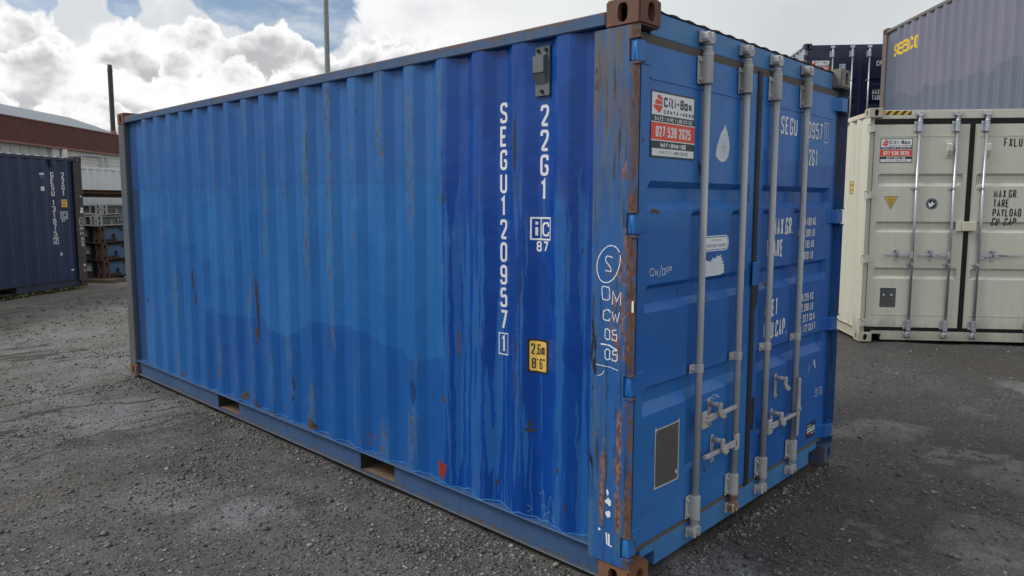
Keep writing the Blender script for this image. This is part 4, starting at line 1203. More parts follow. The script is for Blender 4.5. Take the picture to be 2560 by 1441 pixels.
WEAR = (('rustmark', ((-2.62, .205, .075, .040), (-3.45, .205, .040, .030), (-3.66, .215, .05, .022), (-3.18, .185, .04, .018), (-4.04, .33, .018, .06), (-1.84, .22, .02, .03), (-2.67, .33, .008, .03), (-2.143, 2.18, .012, .05), (-3.39, .98, .013, .13), (-3.40, .72, .015, .07), (-4.52, 1.10, .010, .08), (-4.50, .9, .01, .06), (-1.155, .96, .008, .06), (-1.247, .66, .02, .02), (-2.39, .85, .010, .06))),
        ('darkmark', ((-2.60, .215, .05, .018), (-3.66, .235, .055, .02), (-.62, .652, .014, .012), (-.621, .622, .026, .016), (-.955, .37, .007, .045), (-.859, .275, .012, .025), (-.38, .29, .008, .025), (-.431, .47, .006, .02), (-2.87, .45, .012, .035), (-2.875, .345, .016, .025), (-.232, 1.97, .012, .022), (-.23, 1.70, .010, .05), (-1.24, 1.75, .016, .02), (-1.24, 2.0, .008, .01), (-3.39, .85, .008, .10), (-5.62, .79, .016, .03), (-.50, 1.30, .006, .05), (-.71, 1.93, .010, .16), (-.68, 1.35, .008, .10), (-.70, .95, .007, .12), (-1.52, .66, .010, .03))))
for mk, lst in WEAR:
    for i, (a, b, ra, rb) in enumerate(lst):
        d = Decal()
        rr = random.Random(i*7+len(mk))
        for k in range(4):
            d.poly(blobpoly(a+rr.uniform(-.6, .6)*ra, b+rr.uniform(-.8, .8)*rb, ra*rr.uniform(.3, .75), rb*rr.uniform(.3, .8), 11, .5, i*11+k), 0)
        d.build('rust_mark' if mk == 'rustmark' else 'scrape', [mk], near_side_fn, root, SIDE_BREAKS, NEAR_Z, off=.0006)
d = Decal()
d.poly([(-1.545, .70), (-1.525, .715), (-1.505, .69), (-1.50, .62), (-1.512, .575), (-1.530, .57), (-1.545, .61)], 0); d.build('paint_patch', ['blackpaint2'], near_side_fn, root, SIDE_BREAKS, NEAR_Z)
# weld bead and pale paint lip along the foot of the side
d = Decal()
q = [(-y, .176+.006*math.sin(y*31)+.004*math.sin(y*77)) for y in np.arange(.25, 5.85, .02)]
d.stroke(q, .007, 0)
d.build('weld_bead', ['near_header'], near_side_fn, root, SIDE_BREAKS, NEAR_Z)
# pale chalk scrawl low on the side
d = Decal()
d.stroke(fillet([(-.565, .30), (-.54, .33), (-.535, .16), (-.52, .08), (-.50, .27), (-.485, .32), (-.455, .30), (-.445, .20)], .04), .004, 0)
d.stroke(fillet([(-.63, .235), (-.60, .215), (-.63, .195)], .015), .004, 0)
d.stroke(fillet([(-.52, .235), (-.55, .26), (-.545, .22), (-.50, .17), (-.535, .165), (-.55, .195), (-.49, .235)], .02), .004, 0)
d.stroke([(-.47, .215), (-.43, .205)], .004, 0)
d.build('chalk_mark', ['chalk_faint'], near_side_fn, root, SIDE_BREAKS, NEAR_Z)
# chalk on the corner post
d = Decal()
circ = [(-.140+.062*math.cos(t)*(1+.03*math.sin(3*t)), 1.475+.082*math.sin(t+.25)) for t in np.linspace(.3, 6.75, 40)]
d.stroke(circ, .0045, 0)
d.stroke(fillet([(-.118, 1.505), (-.150, 1.513), (-.158, 1.490), (-.128, 1.462), (-.124, 1.442), (-.156, 1.447)], .018), .0045, 0)
d.new(); d.glyph('D', -.172, 1.315, .062, .046, .0045, 0, -.004, .002); d.glyph('M', -.118, 1.300, .060, .040, .0045, 0, 0, .003)
d.glyph('C', -.165, 1.225, .050, .040, .0045, 0, 0, .003); d.glyph('W', -.118, 1.222, .050, .034, .0045, 0, 0, .003)
d.text('05', -.155, 1.140, .050, .030, .0045, 0, .3, jit=.002); d.stroke([(-.175, 1.118), (-.13, 1.118), (-.085, 1.100)], .006, 0)
d.text('05', -.152, 1.050, .050, .030, .0045, 0, .3, jit=.002)
d.new(); d.stroke([(-.20, 1.022), (-.12, 1.020), (-.08, 1.012)], .003, 0)
d.stroke(fillet([(-.19, .97), (-.16, .985), (-.155, 1.00)], .01), .003, 0)
d.build('chalk_mark', ['chalk'], post_fn, root)
d = Decal()
for i, (a, b, ra, rb) in enumerate(((-.118, .405, .016, .017), (-.125, .448, .007, .012), (-.120, .345, .012, .016), (-.168, .262, .007, .006))): (d.new(), d.poly(blobpoly(a, b, ra, rb, 10, .4, i+3), 0))
d.new(); d.stroke([(-.128, .258), (-.124, .205)], .008, 0); d.stroke([(-.114, .256), (-.112, .200)], .009, 0); d.stroke([(-.124, .207), (-.096, .200)], .006, 0)
d.new(); d.stroke([(-.010, 1.325), (-.010, 1.275)], .010, 0)
d.build('paint_patch', ['stickwhite'], post_fn, root)

# door markings
LB, LZ, RB, RZ = DL.xs, DL.zs, DR.xs, DR.zs
citi_sticker(.168, 2.232, .374, .290, DL.fn, dL, LB, LZ)
d = Decal()
d.poly([(.843, 2.132), (.868, 2.10), (.893, 2.052), (.898, 2.02), (.886, 1.975), (.860, 1.952), (.822, 1.945), (.786, 1.955), (.757, 1.972), (.762, 2.01), (.790, 2.065), (.818, 2.108)], 0)
ce = (.838, 2.022)
d.stroke([(ce[0]+.044*math.cos(t), ce[1]+.058*math.sin(t)) for t in np.linspace(0, 2*math.pi, 25)], .004, 1)
for t in np.linspace(0, math.pi, 5)[:-1]: d.stroke([(ce[0]-.034*math.cos(t), ce[1]-.045*math.sin(t)), (ce[0]+.034*math.cos(t), ce[1]+.045*math.sin(t))], .008, 1)
d.stroke([(.812, 2.10), (.84, 2.124)], .004, 2)
d.build('sticker', ['paperwhite', 'palegrey', 'ink'], DL.fn, dL, LB, LZ)
d = Decal()
d.poly(fillet([(.664, 1.500), (.922, 1.500), (.922, 1.578), (.664, 1.578)], .036, True), 0)
q = fillet([(.672, 1.507), (.914, 1.507), (.914, 1.571), (.672, 1.571)], .03, True); d.stroke(q+[q[0]], .004, 1)
d.text('CORTEN OR EQUIVALENT', .793, 1.519, .017, .0075, .0022, 1, .4, 'c'); d.text('FOR REPAIR USE', .793, 1.550, .010, .0055, .0016, 2, .4, 'c')
d.build('sticker', ['stickwhite', 'rackblue', 'palegrey'], DL.fn, dL, LB, LZ)
d = Decal()
d.poly([(.676, 1.368), (.74, 1.374), (.82, 1.372), (.884, 1.384), (.878, 1.40), (.888, 1.408), (.872, 1.414), (.884, 1.428), (.862, 1.43), (.874, 1.446), (.850, 1.446), (.862, 1.462), (.842, 1.462), (.848, 1.482), (.826, 1.470), (.806, 1.478), (.79, 1.462), (.76, 1.466), (.735, 1.448), (.690, 1.458), (.678, 1.44)], 0)
d.build('torn_label', ['paperwhite'], DL.fn, dL, LB, LZ)
d = Decal()
d.poly([(.262, .690), (.376, .690), (.478, .694), (.480, .396), (.37, .398), (.264, .402)], 1)
d.poly([(.269, .684), (.376, .684), (.472, .687), (.473, .403), (.37, .405), (.270, .409)], 0)
for i, (a, b) in enumerate(((.270, .688), (.472, .690), (.458, .44), (.268, .41))): d.poly(blobpoly(a, b, .008, .012, 8, .5, i), 1)
d.build('faded_plate', ['plate', 'plateedge'], DL.fn, dL, LB, LZ)
d = Decal()
d.glyph('C', .190, 1.415, .034, .030, .003, 0, 0, .003); d.glyph('W', .226, 1.413, .030, .026, .003, 0, 0, .003); d.stroke([(.268, 1.405), (.284, 1.462)], .003, 0)
for i, c in enumerate('DPP'): d.glyph(c, .290+i*.030, 1.410+.003*i, .034, .022, .003, 0, 0, .002)
d.new(); d.stroke(fillet([(.74, .735), (.78, .748), (.82, .728)], .02), .003, 0); d.stroke([(.80, .752), (.86, .745), (.83, .738), (.88, .73)], .003, 0)
d.build('chalk_mark', ['chalk'], DL.fn, dL, LB, LZ)
d = Decal()
ad = .0605
for i, c in enumerate('SEGU'): d.glyph(c, 1.504+i*ad, 2.133, .100, .046, .0135, 0)
d.new()
for i, c in enumerate('120957'): d.glyph(c, (1.815, 1.856, 1.893, 1.953, 2.013, 2.073)[i], 2.133, .100, .046, .0135, 0)
d.glyph('1', 2.160, 2.140, .088, .034, .010, 0); d.stroke([(2.150, 2.122), (2.216, 2.122), (2.216, 2.242), (2.150, 2.242), (2.150, 2.122)], .005, 0)
d.new(); d.text('22G1', 2.060, 1.968, .100, .039, .0125, 0, .30, 'r')
d.new(); d.text('MAX.GR.', 1.722, 1.556, .100, .037, .0138, 0, .27, 'r'); d.new(); d.text('TARE', 1.593, 1.430, .100, .037, .0138, 0, .27, 'r')
d.new(); d.text('NET', 1.557, 1.087, .100, .037, .0138, 0, .27, 'r'); d.new(); d.text('CU.CAP.', 1.684, .958, .100, .037, .0138, 0, .27, 'r')
for t, x, z in (('30.480 KG', 2.070, 1.603), ('67.200 LB', 2.058, 1.533), ('2.185 KG', 2.054, 1.463), ('4.820 LB', 2.045, 1.394), ('28.295 KG', 2.080, 1.131), ('62.380 LB', 2.080, 1.066), ('33.2 CU.M', 2.116, .998), ('1.172 CU.FT', 2.134, .932)):
    d.new(); d.text(t, x, z, .048, .0205, .0072, 0, .29, 'r')
d.new(); d.stroke([(1.437, .735), (1.437, .545)], .008, 0)
d.build('lettering', ['white'], DR.fn, dR, RB, RZ)
d = Decal()
d.stroke([(2.14, .695), (2.16, .725), (2.185, .665)], .006, 0); d.stroke([(2.155, .72), (2.170, .672)], .006, 0); d.stroke([(2.06, .655), (2.085, .70)], .003, 0)
d.new(); d.text('9/19', 2.20, .47, .05, .024, .003, 0, .2, jit=.004)
d.build('chalk_mark', ['chalk'], DR.fn, dR, RB, RZ)
d = Decal()
d.rect(2.082, 2.226, .208, .306, 0)
d.text('seaco', 2.154, .243, .048, .022, .0085, 1, .16, 'c'); d.text('OWNED BY', 2.094, .287, .010, .006, .0025, 1, .4); d.text('A GLOBAL', 2.105, .225, .012, .008, .004, 2, .4); d.text('COMPANY', 2.165, .227, .009, .006, .0025, 1, .4)
d.build('sticker', ['blackpaint', 'stickwhite', 'orange'], DR.fn, dR, RB, RZ)
d = Decal()
d.poly([(1.252, .640), (1.290, .652), (1.300, .63), (1.296, .50), (1.288, .455), (1.258, .462), (1.262, .50), (1.250, .52), (1.256, .58)], 0)
d.new(); d.poly([(1.250, 1.30), (1.290, 1.31), (1.292, 1.22), (1.280, 1.17), (1.262, 1.16), (1.250, 1.19)], 0)
d.build('paint_patch', ['blackpaint'], DR.fn, dR, RB, RZ)
for D_, dd_, lst in ((DL, dL, ((.228, 1.707, .040, .010), (1.095, 1.47, .010, .055), (1.085, 1.05, .012, .10), (1.09, 1.22, .008, .03), (.95, 1.12, .007, .05), (.60, 1.90, .010, .05), (1.08, .30, .012, .05))),
                     (DR, dR, ((1.335, 1.55, .008, .14), (1.325, 1.12, .010, .14), (1.44, 1.275, .030, .012), (1.335, .93, .007, .10), (2.02, 1.395, .020, .018), (1.31, 2.0, .007, .04), (2.21, 1.60, .008, .012), (2.0, .62, .006, .01)))):
    for i, (a, b, ra, rb) in enumerate(lst):
        d = Decal(); rr = random.Random(i*5+1)
        for k in range(4): d.poly(blobpoly(a+rr.uniform(-.6, .6)*ra, b+rr.uniform(-.8, .8)*rb, ra*rr.uniform(.3, .7), rb*rr.uniform(.3, .7), 11, .5, i*13+k), 0)
        d.build('rust_mark', ['rustmark' if i % 2 == 0 else 'darkmark'], D_.fn, dd_, D_.xs, D_.zs, off=.0007)
mb = MB(); mb.box(1.180, 1.262, YD-.020, YD-.0115, 1.29, 1.42); mb.build('overlap_plate', ['near_door'], dL, bevel=.004)

# ------------------------------------------------------------------ cream high container on the right
crm = dict(side='cream', rail='cream', post='cream', header='cream_door', door='cream_door', seal='blackseal', cseal='blackseal', bar='galv', fitting='galv', cwid=.030, bars=[.600, 1.035, 1.370, 2.02],
           bands=[(2.10, 2.075, 1.985, 1.945), (1.512, 1.490, 1.412, 1.378), (.937, .915, .832, .797)])
C1 = container('shipping_container', (6.982, 1.329, 0), R(-52.72), 2.896, crm, 'clean cream container with black door seals, right of the big blue one',
               door=dict(hinges=[2.65, 1.838, 1.042, .241], guides=[1.917, .982], seal=.06,
                         handles=[(.600, 1.10, .27, .41), (1.035, 1.10, .67, .81), (1.370, 1.10, 1.884, 1.53, False, 'rubber')]), cast={'all': 'cream'})
root, dL, dR, DL, DR = C1['root'], *C1['doors'], *C1['D']
citi_sticker(.160, 2.528, .378, .290, DL.fn, dL, DL.xs, DL.zs)
d = Decal()
d.rect(.172, .505, 2.812, 2.862, 0); d.build('hazard_tape', ['hazard'], lambda a, b, off: Vector((a, YD+.006-off, b)), root)
d = Decal(); d.rect(-.60, -.20, 2.812, 2.85, 0); d.build('hazard_tape', ['hazard_pale'], lambda a, b, off: Vector((.003-off, -a, b)), root)
d = Decal()
tx, tz = .32, 1.745
d.poly([(tx-.098, tz+.085), (tx, tz-.098), (tx+.098, tz+.085)], 2); d.poly([(tx-.090, tz+.080), (tx, tz-.088), (tx+.090, tz+.080)], 1); d.poly([(tx-.078, tz+.073), (tx, tz-.073), (tx+.078, tz+.073)], 0)
d.text('ATTENTION', tx, tz+.048, .018, .009, .003, 1, .35, 'c')
for i in range(6): d.stroke([(tx-.044+.007*i, tz+.036-i*.016), (tx+.044-.007*i, tz+.036-i*.016)], .006, 1)
d.build('sticker', ['yellow', 'ink', 'stickwhite'], DL.fn, dL, DL.xs, DL.zs)
d = Decal(); ce = (.80, 1.73)
cp = lambda r, n=28: [(ce[0]+r*math.cos(2*math.pi*i/n), ce[1]+r*math.sin(2*math.pi*i/n)) for i in range(n)]
d.poly(cp(.076), 0); d.poly(cp(.071), 1); d.poly([(ce[0]-.045, ce[1]+.02), (ce[0]-.01, ce[1]+.005), (ce[0]+.005, ce[1]+.04), (ce[0]+.02, ce[1]+.005), (ce[0]+.048, ce[1]+.01), (ce[0]+.02, ce[1]-.012), (ce[0]-.005, ce[1]-.04), (ce[0]-.03, ce[1]-.035)], 0)
q = cp(.058); d.stroke(q+[q[0]], .004, 2)
d.build('sticker', ['stickwhite', 'blackpaint', 'palegrey'], DL.fn, dL, DL.xs, DL.zs)
d = Decal()
d.rect(.243, .447, .430, .688, 0); d.rect(.248, .442, .435, .683, 1)
for i in range(9): d.stroke([(.26, .67-.024*i), (.43-.04*(i % 3), .67-.024*i)], .005, 2)
d.poly(blobpoly(.296, .595, .013, .011, 8, .2, 1), 0); d.poly(blobpoly(.388, .595, .013, .011, 8, .2, 2), 0)
d.build('data_plate', ['stickwhite', 'plate', 'ink'], DL.fn, dL, DL.xs, DL.zs)
d = Decal()
d.text('FXLU', 1.585, 2.42, .105, .042, .014, 0, .33)
for t, z in (('MAX.GR.', 1.805), ('TARE', 1.690), ('PAYLOAD', 1.578), ('CU. CAP.', 1.466)): d.new(); d.text(t, 1.510, z, .098, .038, .0135, 0, .27)
for t, z in (('32.500 KG', 1.865), ('71.650 LB', 1.805), ('28.2', 1.620), ('62.1', 1.560)): d.new(); d.text(t, 1.905, z, .045, .02, .006, 0, .3)
d.new(); d.text('220957', 1.86, 2.42, .105, .042, .011, 0, .35)
d.build('lettering', ['ink'], DR.fn, dR, DR.xs, DR.zs)
for x, D, dd in ((.953, DL, dL), (1.392, DR, dR)):
    m = MB(); m.box(x-.042, x+.042, YD-.008, YD-.001, 2.29, 2.50); m.prism([(YD-.008, 2.475), (YD-.045, 2.455), (YD-.045, 2.38), (YD-.020, 2.315), (YD-.008, 2.31)], 0, x-.026, x+.034)
    m.build('air_vent', ['cream_door'], dd, bevel=.004)
m = MB(); m.box(1.085, 1.155, YD-.035, YD-.002, 1.395, 1.52); m.box(1.158, 1.315, YD-.055, YD-.012, 1.400, 1.515); m.cyl((1.335, YD-.02, 1.44), (1.335, YD-.02, 1.47), .008, .008, 8)
m.build('lock_box', ['cream'], dL, bevel=.006)
d = Decal(); d.rect(-.63, -.565, 1.86, 2.02, 1); d.rect(-.622, -.573, 1.868, 2.012, 0); d.text('2,9m', -.597, 1.955, .03, .011, .004, 1, .2, 'c'); d.text("9'6", -.597, 1.89, .03, .011, .004, 1, .2, 'c')
d.build('sticker', ['yellow', 'ink'], side_fn, root, SIDE_BREAKS)
d = Decal()
for i, c in enumerate('25G1'): d.glyph(c, -.585, 2.45-i*.115, .095, .046, .011, 0)
d.build('lettering', ['palegrey'], side_fn, root, SIDE_BREAKS)

# ------------------------------------------------------------------ navy container stacked behind it (upper level) and its support
nv = dict(side='nvside', rail='nvdoor', post='nvside', header='nvdoor', door='nvdoor', seal='nvdoor', bar='galv', fitting='galv', bands=BAND, cseal='nvdoor')
C2 = container('shipping_container', (13.59, 4.86, 2.591), R(-52.37), 2.591, nv, 'glossy dark navy container with silver locking bars, raised high behind the cream one',
               door=dict(hinges=[2.30, 1.66, .95, .26], guides=[1.80, .93], seal=.03, handles=[(.608, 1.0, .30, .44), (1.02, 1.0, .68, .83), (1.377, 1.0, 1.75, 1.53), (1.80, 1.0, 2.2, 2.0)]), cast={'all': 'nvdoor', (0, 0, 1): 'nvdoor'})
root, dL, dR, DL, DR = C2['root'], *C2['doors'], *C2['D']
citi_sticker(.180, 2.237, .374, .290, DL.fn, dL, DL.xs, DL.zs)
d = Decal(); d.rect(.765, .885, 2.03, 2.152, 0); d.rect(.775, .875, 2.04, 2.142, 1); d.stroke([(.80, 2.055), (.80, 2.127)], .010, 0); d.text('R', .828, 2.055, .07, .034, .010, 0)
d.build('sticker', ['stickwhite', 'rackblue'], DL.fn, dL, DL.xs, DL.zs)
d = Decal(); d.text('CPIU', 1.535, 2.105, .105, .046, .013, 0, .35); d.new(); d.text('MAX GR', 1.475, 1.50, .105, .040, .013, 0, .3); d.new(); d.text('TARE', 1.475, 1.375, .105, .040, .013, 0, .3)
d.build('lettering', ['white'], DR.fn, dR, DR.xs, DR.zs)
hid = dict(side='hiddenC', rail='hiddenC', post='hiddenC', header='hiddenC', door='hiddenC', seal='rubber', bar='galv', fitting='galv', bands=BAND)

# ------------------------------------------------------------------ grey container, upper level on the right
gy_ = dict(side='grayC', rail='grayC_frame', post='grayC_frame', header='grayC_frame', door='grayC', seal='rubber', bar='galv', fitting='galv', bands=BAND)
C3 = container('shipping_container', (8.7803, -.6928, 2.591), R(-49.78), 2.591, gy_, 'purple grey container with yellow lettering, on the upper level at top right', cast={'all': 'grayC_frame', (0, 1, 1): 'rust_iron'})
d = Decal()
a_, z_ = -5.610, 1.975
for i, c in enumerate('seaco'): d.glyph(c, a_+i*.205, z_, .32, .190, .047, 0)
d.build('lettering', ['seayellow'], side_fn, C3['root'], SIDE_BREAKS)
# the two containers these stand on
C4 = container('shipping_container', (13.59, 4.86, 0), R(-52.37), 2.591, hid, 'rust red container underneath the glossy dark navy one')
C5 = container('shipping_container', (8.7803, -.6928, 0), R(-49.78), 2.591, hid, 'rust red container underneath the purple grey one')

# ------------------------------------------------------------------ dark navy container on the left
nl = dict(side='navyC', roof='nvside', rail='navyC_frame', post='navy_post', header='navyC', door='navyC', seal='rubber', bar='bar', fitting='fitting', bands=BAND)
C6 = container('shipping_container', (2.17, 14.746, .03), R(124.86), 2.591, nl, 'dark navy container with rusty corner post, on the ground at the left edge', cast={'all': 'navy_post'}, roof_hi=True)
root = C6['root']
d = Decal()
for i, c in enumerate('GESU'): d.glyph(c, -.790, 2.155-i*.118, .105, .052, .016, 0)
for i, c in enumerate('131875'): d.glyph(c, -.790, 1.625-i*.118, .105, .052, .016, 0)
zz = 1.625-6*.118-.02
d.stroke([(-.802, zz-.012), (-.726, zz-.012), (-.726, zz+.115), (-.802, zz+.115), (-.802, zz-.012)], .012, 0); d.glyph('2', -.788, zz, .102, .046, .015, 0)
d.new()
for i, c in enumerate('22G1'): d.glyph(c, -.520, 2.160-i*.118, .105, .052, .016, 0)
d.new()
q = [(-.585, 1.365), (-.455, 1.365), (-.455, 1.50), (-.585, 1.50), (-.585, 1.365)]; d.stroke(q, .012, 0); d.stroke([(-.557, 1.37), (-.557, 1.495)], .010, 0)
d.glyph('C', -.530, 1.39, .085, .055, .014, 0); d.text('81', -.56, 1.30, .05, .034, .010, 0, .3)
d.new(); d.rect(-.69, -.61, .655, .705, 0); d.new(); d.rect(-.43, -.33, .335, .365, 0); d.new(); d.rect(-1.05, -.99, 1.90, 1.98, 0); d.new(); d.rect(-1.06, -.98, 2.20, 2.235, 0)
d.new(); d.rect(-1.045, -.995, 2.13, 2.2, 1)
d.build('lettering', ['white', 'rackblue'], side_fn, root, SIDE_BREAKS)
d = Decal(); d.new(); d.rect(-.545, -.440, 1.59, 1.74, 0); d.text('2,6m', -.493, 1.69, .035, .014, .005, 1, .2, 'c'); d.text("8'6", -.493, 1.62, .035, .014, .005, 1, .2, 'c')
d.build('sticker', ['yellow', 'ink'], side_fn, root, SIDE_BREAKS)
side_vent(root, .76, 2.30, 2.52, .085, ('navyC_frame', 'ventdark'))
d = Decal()
for i, (a, b, ra, rb) in enumerate(((-.09, 1.50, .025, .035), (-.055, 1.55, .03, .03), (-.05, 1.50, .02, .03), (-.085, 1.56, .018, .02), (-.08, 1.80, .02, .015), (-.09, .42, .012, .03), (-.06, .41, .01, .025), (-.08, .31, .018, .02))): (d.new(), d.poly(blobpoly(a, b, ra, rb, 9, .4, i), 0))
d.stroke([(-.10+.055*math.cos(t), 1.30+.085*math.sin(t)) for t in np.linspace(0, 6.3, 24)], .010, 1)
d.glyph('S', -.115, 1.275, .05, .03, .008, 1); d.text('DM', -.15, 1.13, .06, .04, .009, 1, .3); d.text('CW', -.15, 1.03, .06, .04, .009, 1, .3); d.text('05', -.13, .92, .06, .035, .009, 1, .3); d.stroke([(-.15, .895), (-.05, .885)], .01, 1); d.text('05', -.13, .80, .06, .035, .009, 1, .3)
d.build('chalk_mark', ['white', 'chalk'], post_fn, root)
mb = MB(); mb.box(-.03, .20, -.02, .26, -.052, -.001); o = mb.build('timber_block', ['rust_floor']); o.location = (2.17, 14.746, .03); o.rotation_euler = (0, 0, R(124.86))
tag(o, 'low rusty brown block under the near corner of the dark navy container', 'block')

# concrete apron that the left stack stands on
mb = MB()
A = [(-6.5, 7.4), (.75, 12.60), (2.05, 13.70), (3.1, 14.42), (8.0, 18.1), (5, 23), (-10, 13)]
mb.prism(A, 2, -.06, -.004); mb.build('concrete_apron', ['concrete'], None, bevel=.01); tag(bpy.data.objects['concrete_apron'], kind='structure')

# ------------------------------------------------------------------ white container behind
wt = dict(side='whiteC', rail='whiteC', post='whiteC', header='whiteC', door='whiteC', seal='rubber', bar='galv', fitting='galv', bands=BAND)
C7 = container('shipping_container', (6.46, 21.25, .0), R(124.86), 2.66, wt, 'plain white container standing behind the stacked racks', cast={'all': 'whiteC'})

# ------------------------------------------------------------------ folded flat racks, five in a stack
RP, RA = (2.66, 15.36), R(29)


def flat_rack(z0, h, kind, label, dx=0.0):
    root = empty('flat_rack', (RP[0]+dx*math.cos(RA), RP[1]+dx*math.sin(RA), z0), RA, label, 'flat rack', 'folded flat racks in a stack')
    L, Wd = 6.0, 2.40
    if kind == 'grey': fl, web, cs, side2 = 'rackgrey', 'rackdark', 'rackgrey', 'rackdark'
    else: fl, web, cs, side2 = 'rackblack', 'rackblue', 'rackrust', 'racknavy'
    # long beams (y = 0 and y = Wd) and end beams (x = 0 and x = L): flanges and web
    for y0, sg in ((0, 1), (Wd, -1)):
        mb = MB(); mb.box(.18, L-.18, min(y0+sg*.01, y0+sg*.09), max(y0+sg*.01, y0+sg*.09), h-.032, h-.012); mb.box(.18, L-.18, min(y0+sg*.005, y0+sg*.11), max(y0+sg*.005, y0+sg*.11), .012, .035)
        mb.box(.18, L-.18, min(y0+sg*.06, y0+sg*.075), max(y0+sg*.06, y0+sg*.075), .036, h-.033, 1)
        n = 9
        for i in range(n):
            x = .42+i*.62; mb.box(x, x+.03, min(y0+sg*.012, y0+sg*.06), max(y0+sg*.012, y0+sg*.06), .036, h*.55, 0)
        if kind == 'grey':
            for i in range(14): mb.box(.62+i*.09, .65+i*.09, min(y0+sg*.02, y0+sg*.055), max(y0+sg*.02, y0+sg*.055), h*.42, h*.72)
        mb.build('side_beam', [fl, web], root, bevel=.004)
    for x0, sg in ((0, 1), (L, -1)):
        mb = MB(); mb.box(min(x0+sg*.01, x0+sg*.10), max(x0+sg*.01, x0+sg*.10), .18, Wd-.18, h-.032, h-.012); mb.box(min(x0+sg*.01, x0+sg*.10), max(x0+sg*.01, x0+sg*.10), .18, Wd-.18, .012, .035)
        mb.box(min(x0+sg*.065, x0+sg*.08), max(x0+sg*.065, x0+sg*.08), .18, Wd-.18, .036, h-.033, 1)
        for i in range(4): mb.box(min(x0+sg*.015, x0+sg*.065), max(x0+sg*.015, x0+sg*.065), .30+i*.5, .33+i*.5, .036, h-.033, 0)
        if kind != 'grey': mb.prism([(.30, .036), (.42, .09), (.72, .09), (.86, .036)], 0, min(x0+sg*.02, x0+sg*.06), max(x0+sg*.02, x0+sg*.06), 0)
        mb.build('end_beam', [fl if kind == 'grey' else 'rackblack', side2], root, bevel=.004)
    mb = MB(); mb.box(.11, L-.11, .12, Wd-.12, h-.05, h-.033); mb.build('deck', [fl], root)
    # corner posts folded between an upper and a lower casting
    hc = min(.118, h*.49)
    for x in (0, L):
        for y in (0, Wd):
            for z in (.0, h):
                o = casting(cs, root, 0, 0, 0); sx = 1 if x < 1 else -1; sy = 1 if y < 1 else -1
                o.scale = (sx*1.1, sy, (hc/.118)*(1 if z < .1 else -1)); o.location = (x, y, z-.001 if z else .001)
            if h > .3:
                mb = MB(); xa, xb = sorted((x+(.010 if x < 1 else -.010), x+(.165 if x < 1 else -.165))); ya, yb = sorted((y+(.010 if y < 1 else -.010), y+(.165 if y < 1 else -.165)))
                mb.box(xa, xb, ya, yb, .116, h-.116)
                for zz in (.15, h-.15): mb.cyl((xa-.006 if x < 1 else xb+.006, (ya+yb)/2, zz), (xa+.01 if x < 1 else xb-.01, (ya+yb)/2, zz), .02, .02, 10)
                mb.build('folded_post', [cs], root, bevel=.006)
    if kind != 'grey':
        mb = MB(); mb.box(.045, .058, .34, .56, .15, .15+.18); mb.build('data_plate', ['palegrey'], root)
        m = MB(); m.tube([(.62, .05, h-.05), (.66, .02, h-.085), (.92, .02, h-.085), (.96, .05, h-.05)], .012, 8); m.build('lashing_handle', ['rackblack'], root)
        m = MB()
        for i in range(4): m.prism([(.24+i*.075, .036), (.285+i*.075, .036), (.275+i*.075, .10-.012*(i % 2)), (.25+i*.075, .11)], 1, .012, .045)
        m.build('lashing_lugs', ['rackrust'], root, bevel=.004)
    return root


zz = .075
for k, (h, kind, lab, dx) in enumerate(((.372, 'rust', 'lowest blue rack with rusted corners, resting on the timber block', 0), (.372, 'rust', 'blue rack with rusted corners, second up from the ground', -.03), (.372, 'rust', 'blue rack with rusted corners directly under the light grey racks', -.07), (.235, 'grey', 'lower of the two light grey folded racks on the stack', -.13), (.235, 'grey', 'topmost light grey folded rack of the stack', .02))):
    flat_rack(zz, h, kind, lab, dx); zz += h+.003
mb = MB(); mb.box(-.14, .30, -.28, .50, -.004, .074); o = mb.build('timber_block', ['timber'], None, bevel=.008); o.location = (RP[0], RP[1], 0); o.rotation_euler = (0, 0, RA); tag(o, 'weathered timber block under the rusted corner of the rack stack', 'block')
mb = MB(); mb.box(5.6, 6.1, -.1, .5, -.004, .074); o = mb.build('timber_block', ['timber'], None, bevel=.008); o.location = (RP[0], RP[1], 0); o.rotation_euler = (0, 0, RA); tag(o, 'timber block under the far corner of the rack stack', 'block')
# two brown beams lying on blocks over the stack
for i, (z, y0, x0, rz, mname, lab) in enumerate(((zz+.165, 1.55, -.6, 1.0, 'beamdark', 'dark rusty steel beam lying slightly askew above the grey racks'), (zz+.235, 1.75, -.6, 0, 'beamrust', 'light brown steel beam lying above the grey racks and behind the dark one'))):
    mb = MB(); mb.box(0, 5.8, 0, .30, 0, .012); mb.box(0, 5.8, .14, .16, .0125, .0885); mb.box(0, 5.8, 0, .30, .089, .10)
    o = mb.build('steel_beam', [mname], None, bevel=.004); o.location = (RP[0]+x0*math.cos(RA)-y0*math.sin(RA), RP[1]+x0*math.sin(RA)+y0*math.cos(RA), z-.0); o.rotation_euler = (0, R(.35 if i == 0 else 0), RA-R(rz*1.5)); tag(o, lab, 'beam')
for i, x in enumerate((-.35, 4.6)):
    mb = MB(); mb.box(x, x+.2, 1.3, 2.3, zz, zz+.16); o = mb.build('timber_block', ['timber'], None, bevel=.008); o.location = (RP[0], RP[1], 0); o.rotation_euler = (0, 0, RA); tag(o, ('timber bearer under the left end of the brown beams', 'timber bearer under the right end of the brown beams')[i], 'block')
m = MB(); m.cyl((0, 0, .055), (.8, .1, .055), .055, .055, 16, caps=False); m.cyl((0, 0, .055), (.8, .1, .055), .047, .047, 16, caps=False)
o = m.build('steel_pipe', ['concrete'], None, recalc=False); p = (3.02, 15.30); o.location = (p[0], p[1], -.004); tag(o, 'short grey pipe lying on the ground beside the timber block', 'pipe')

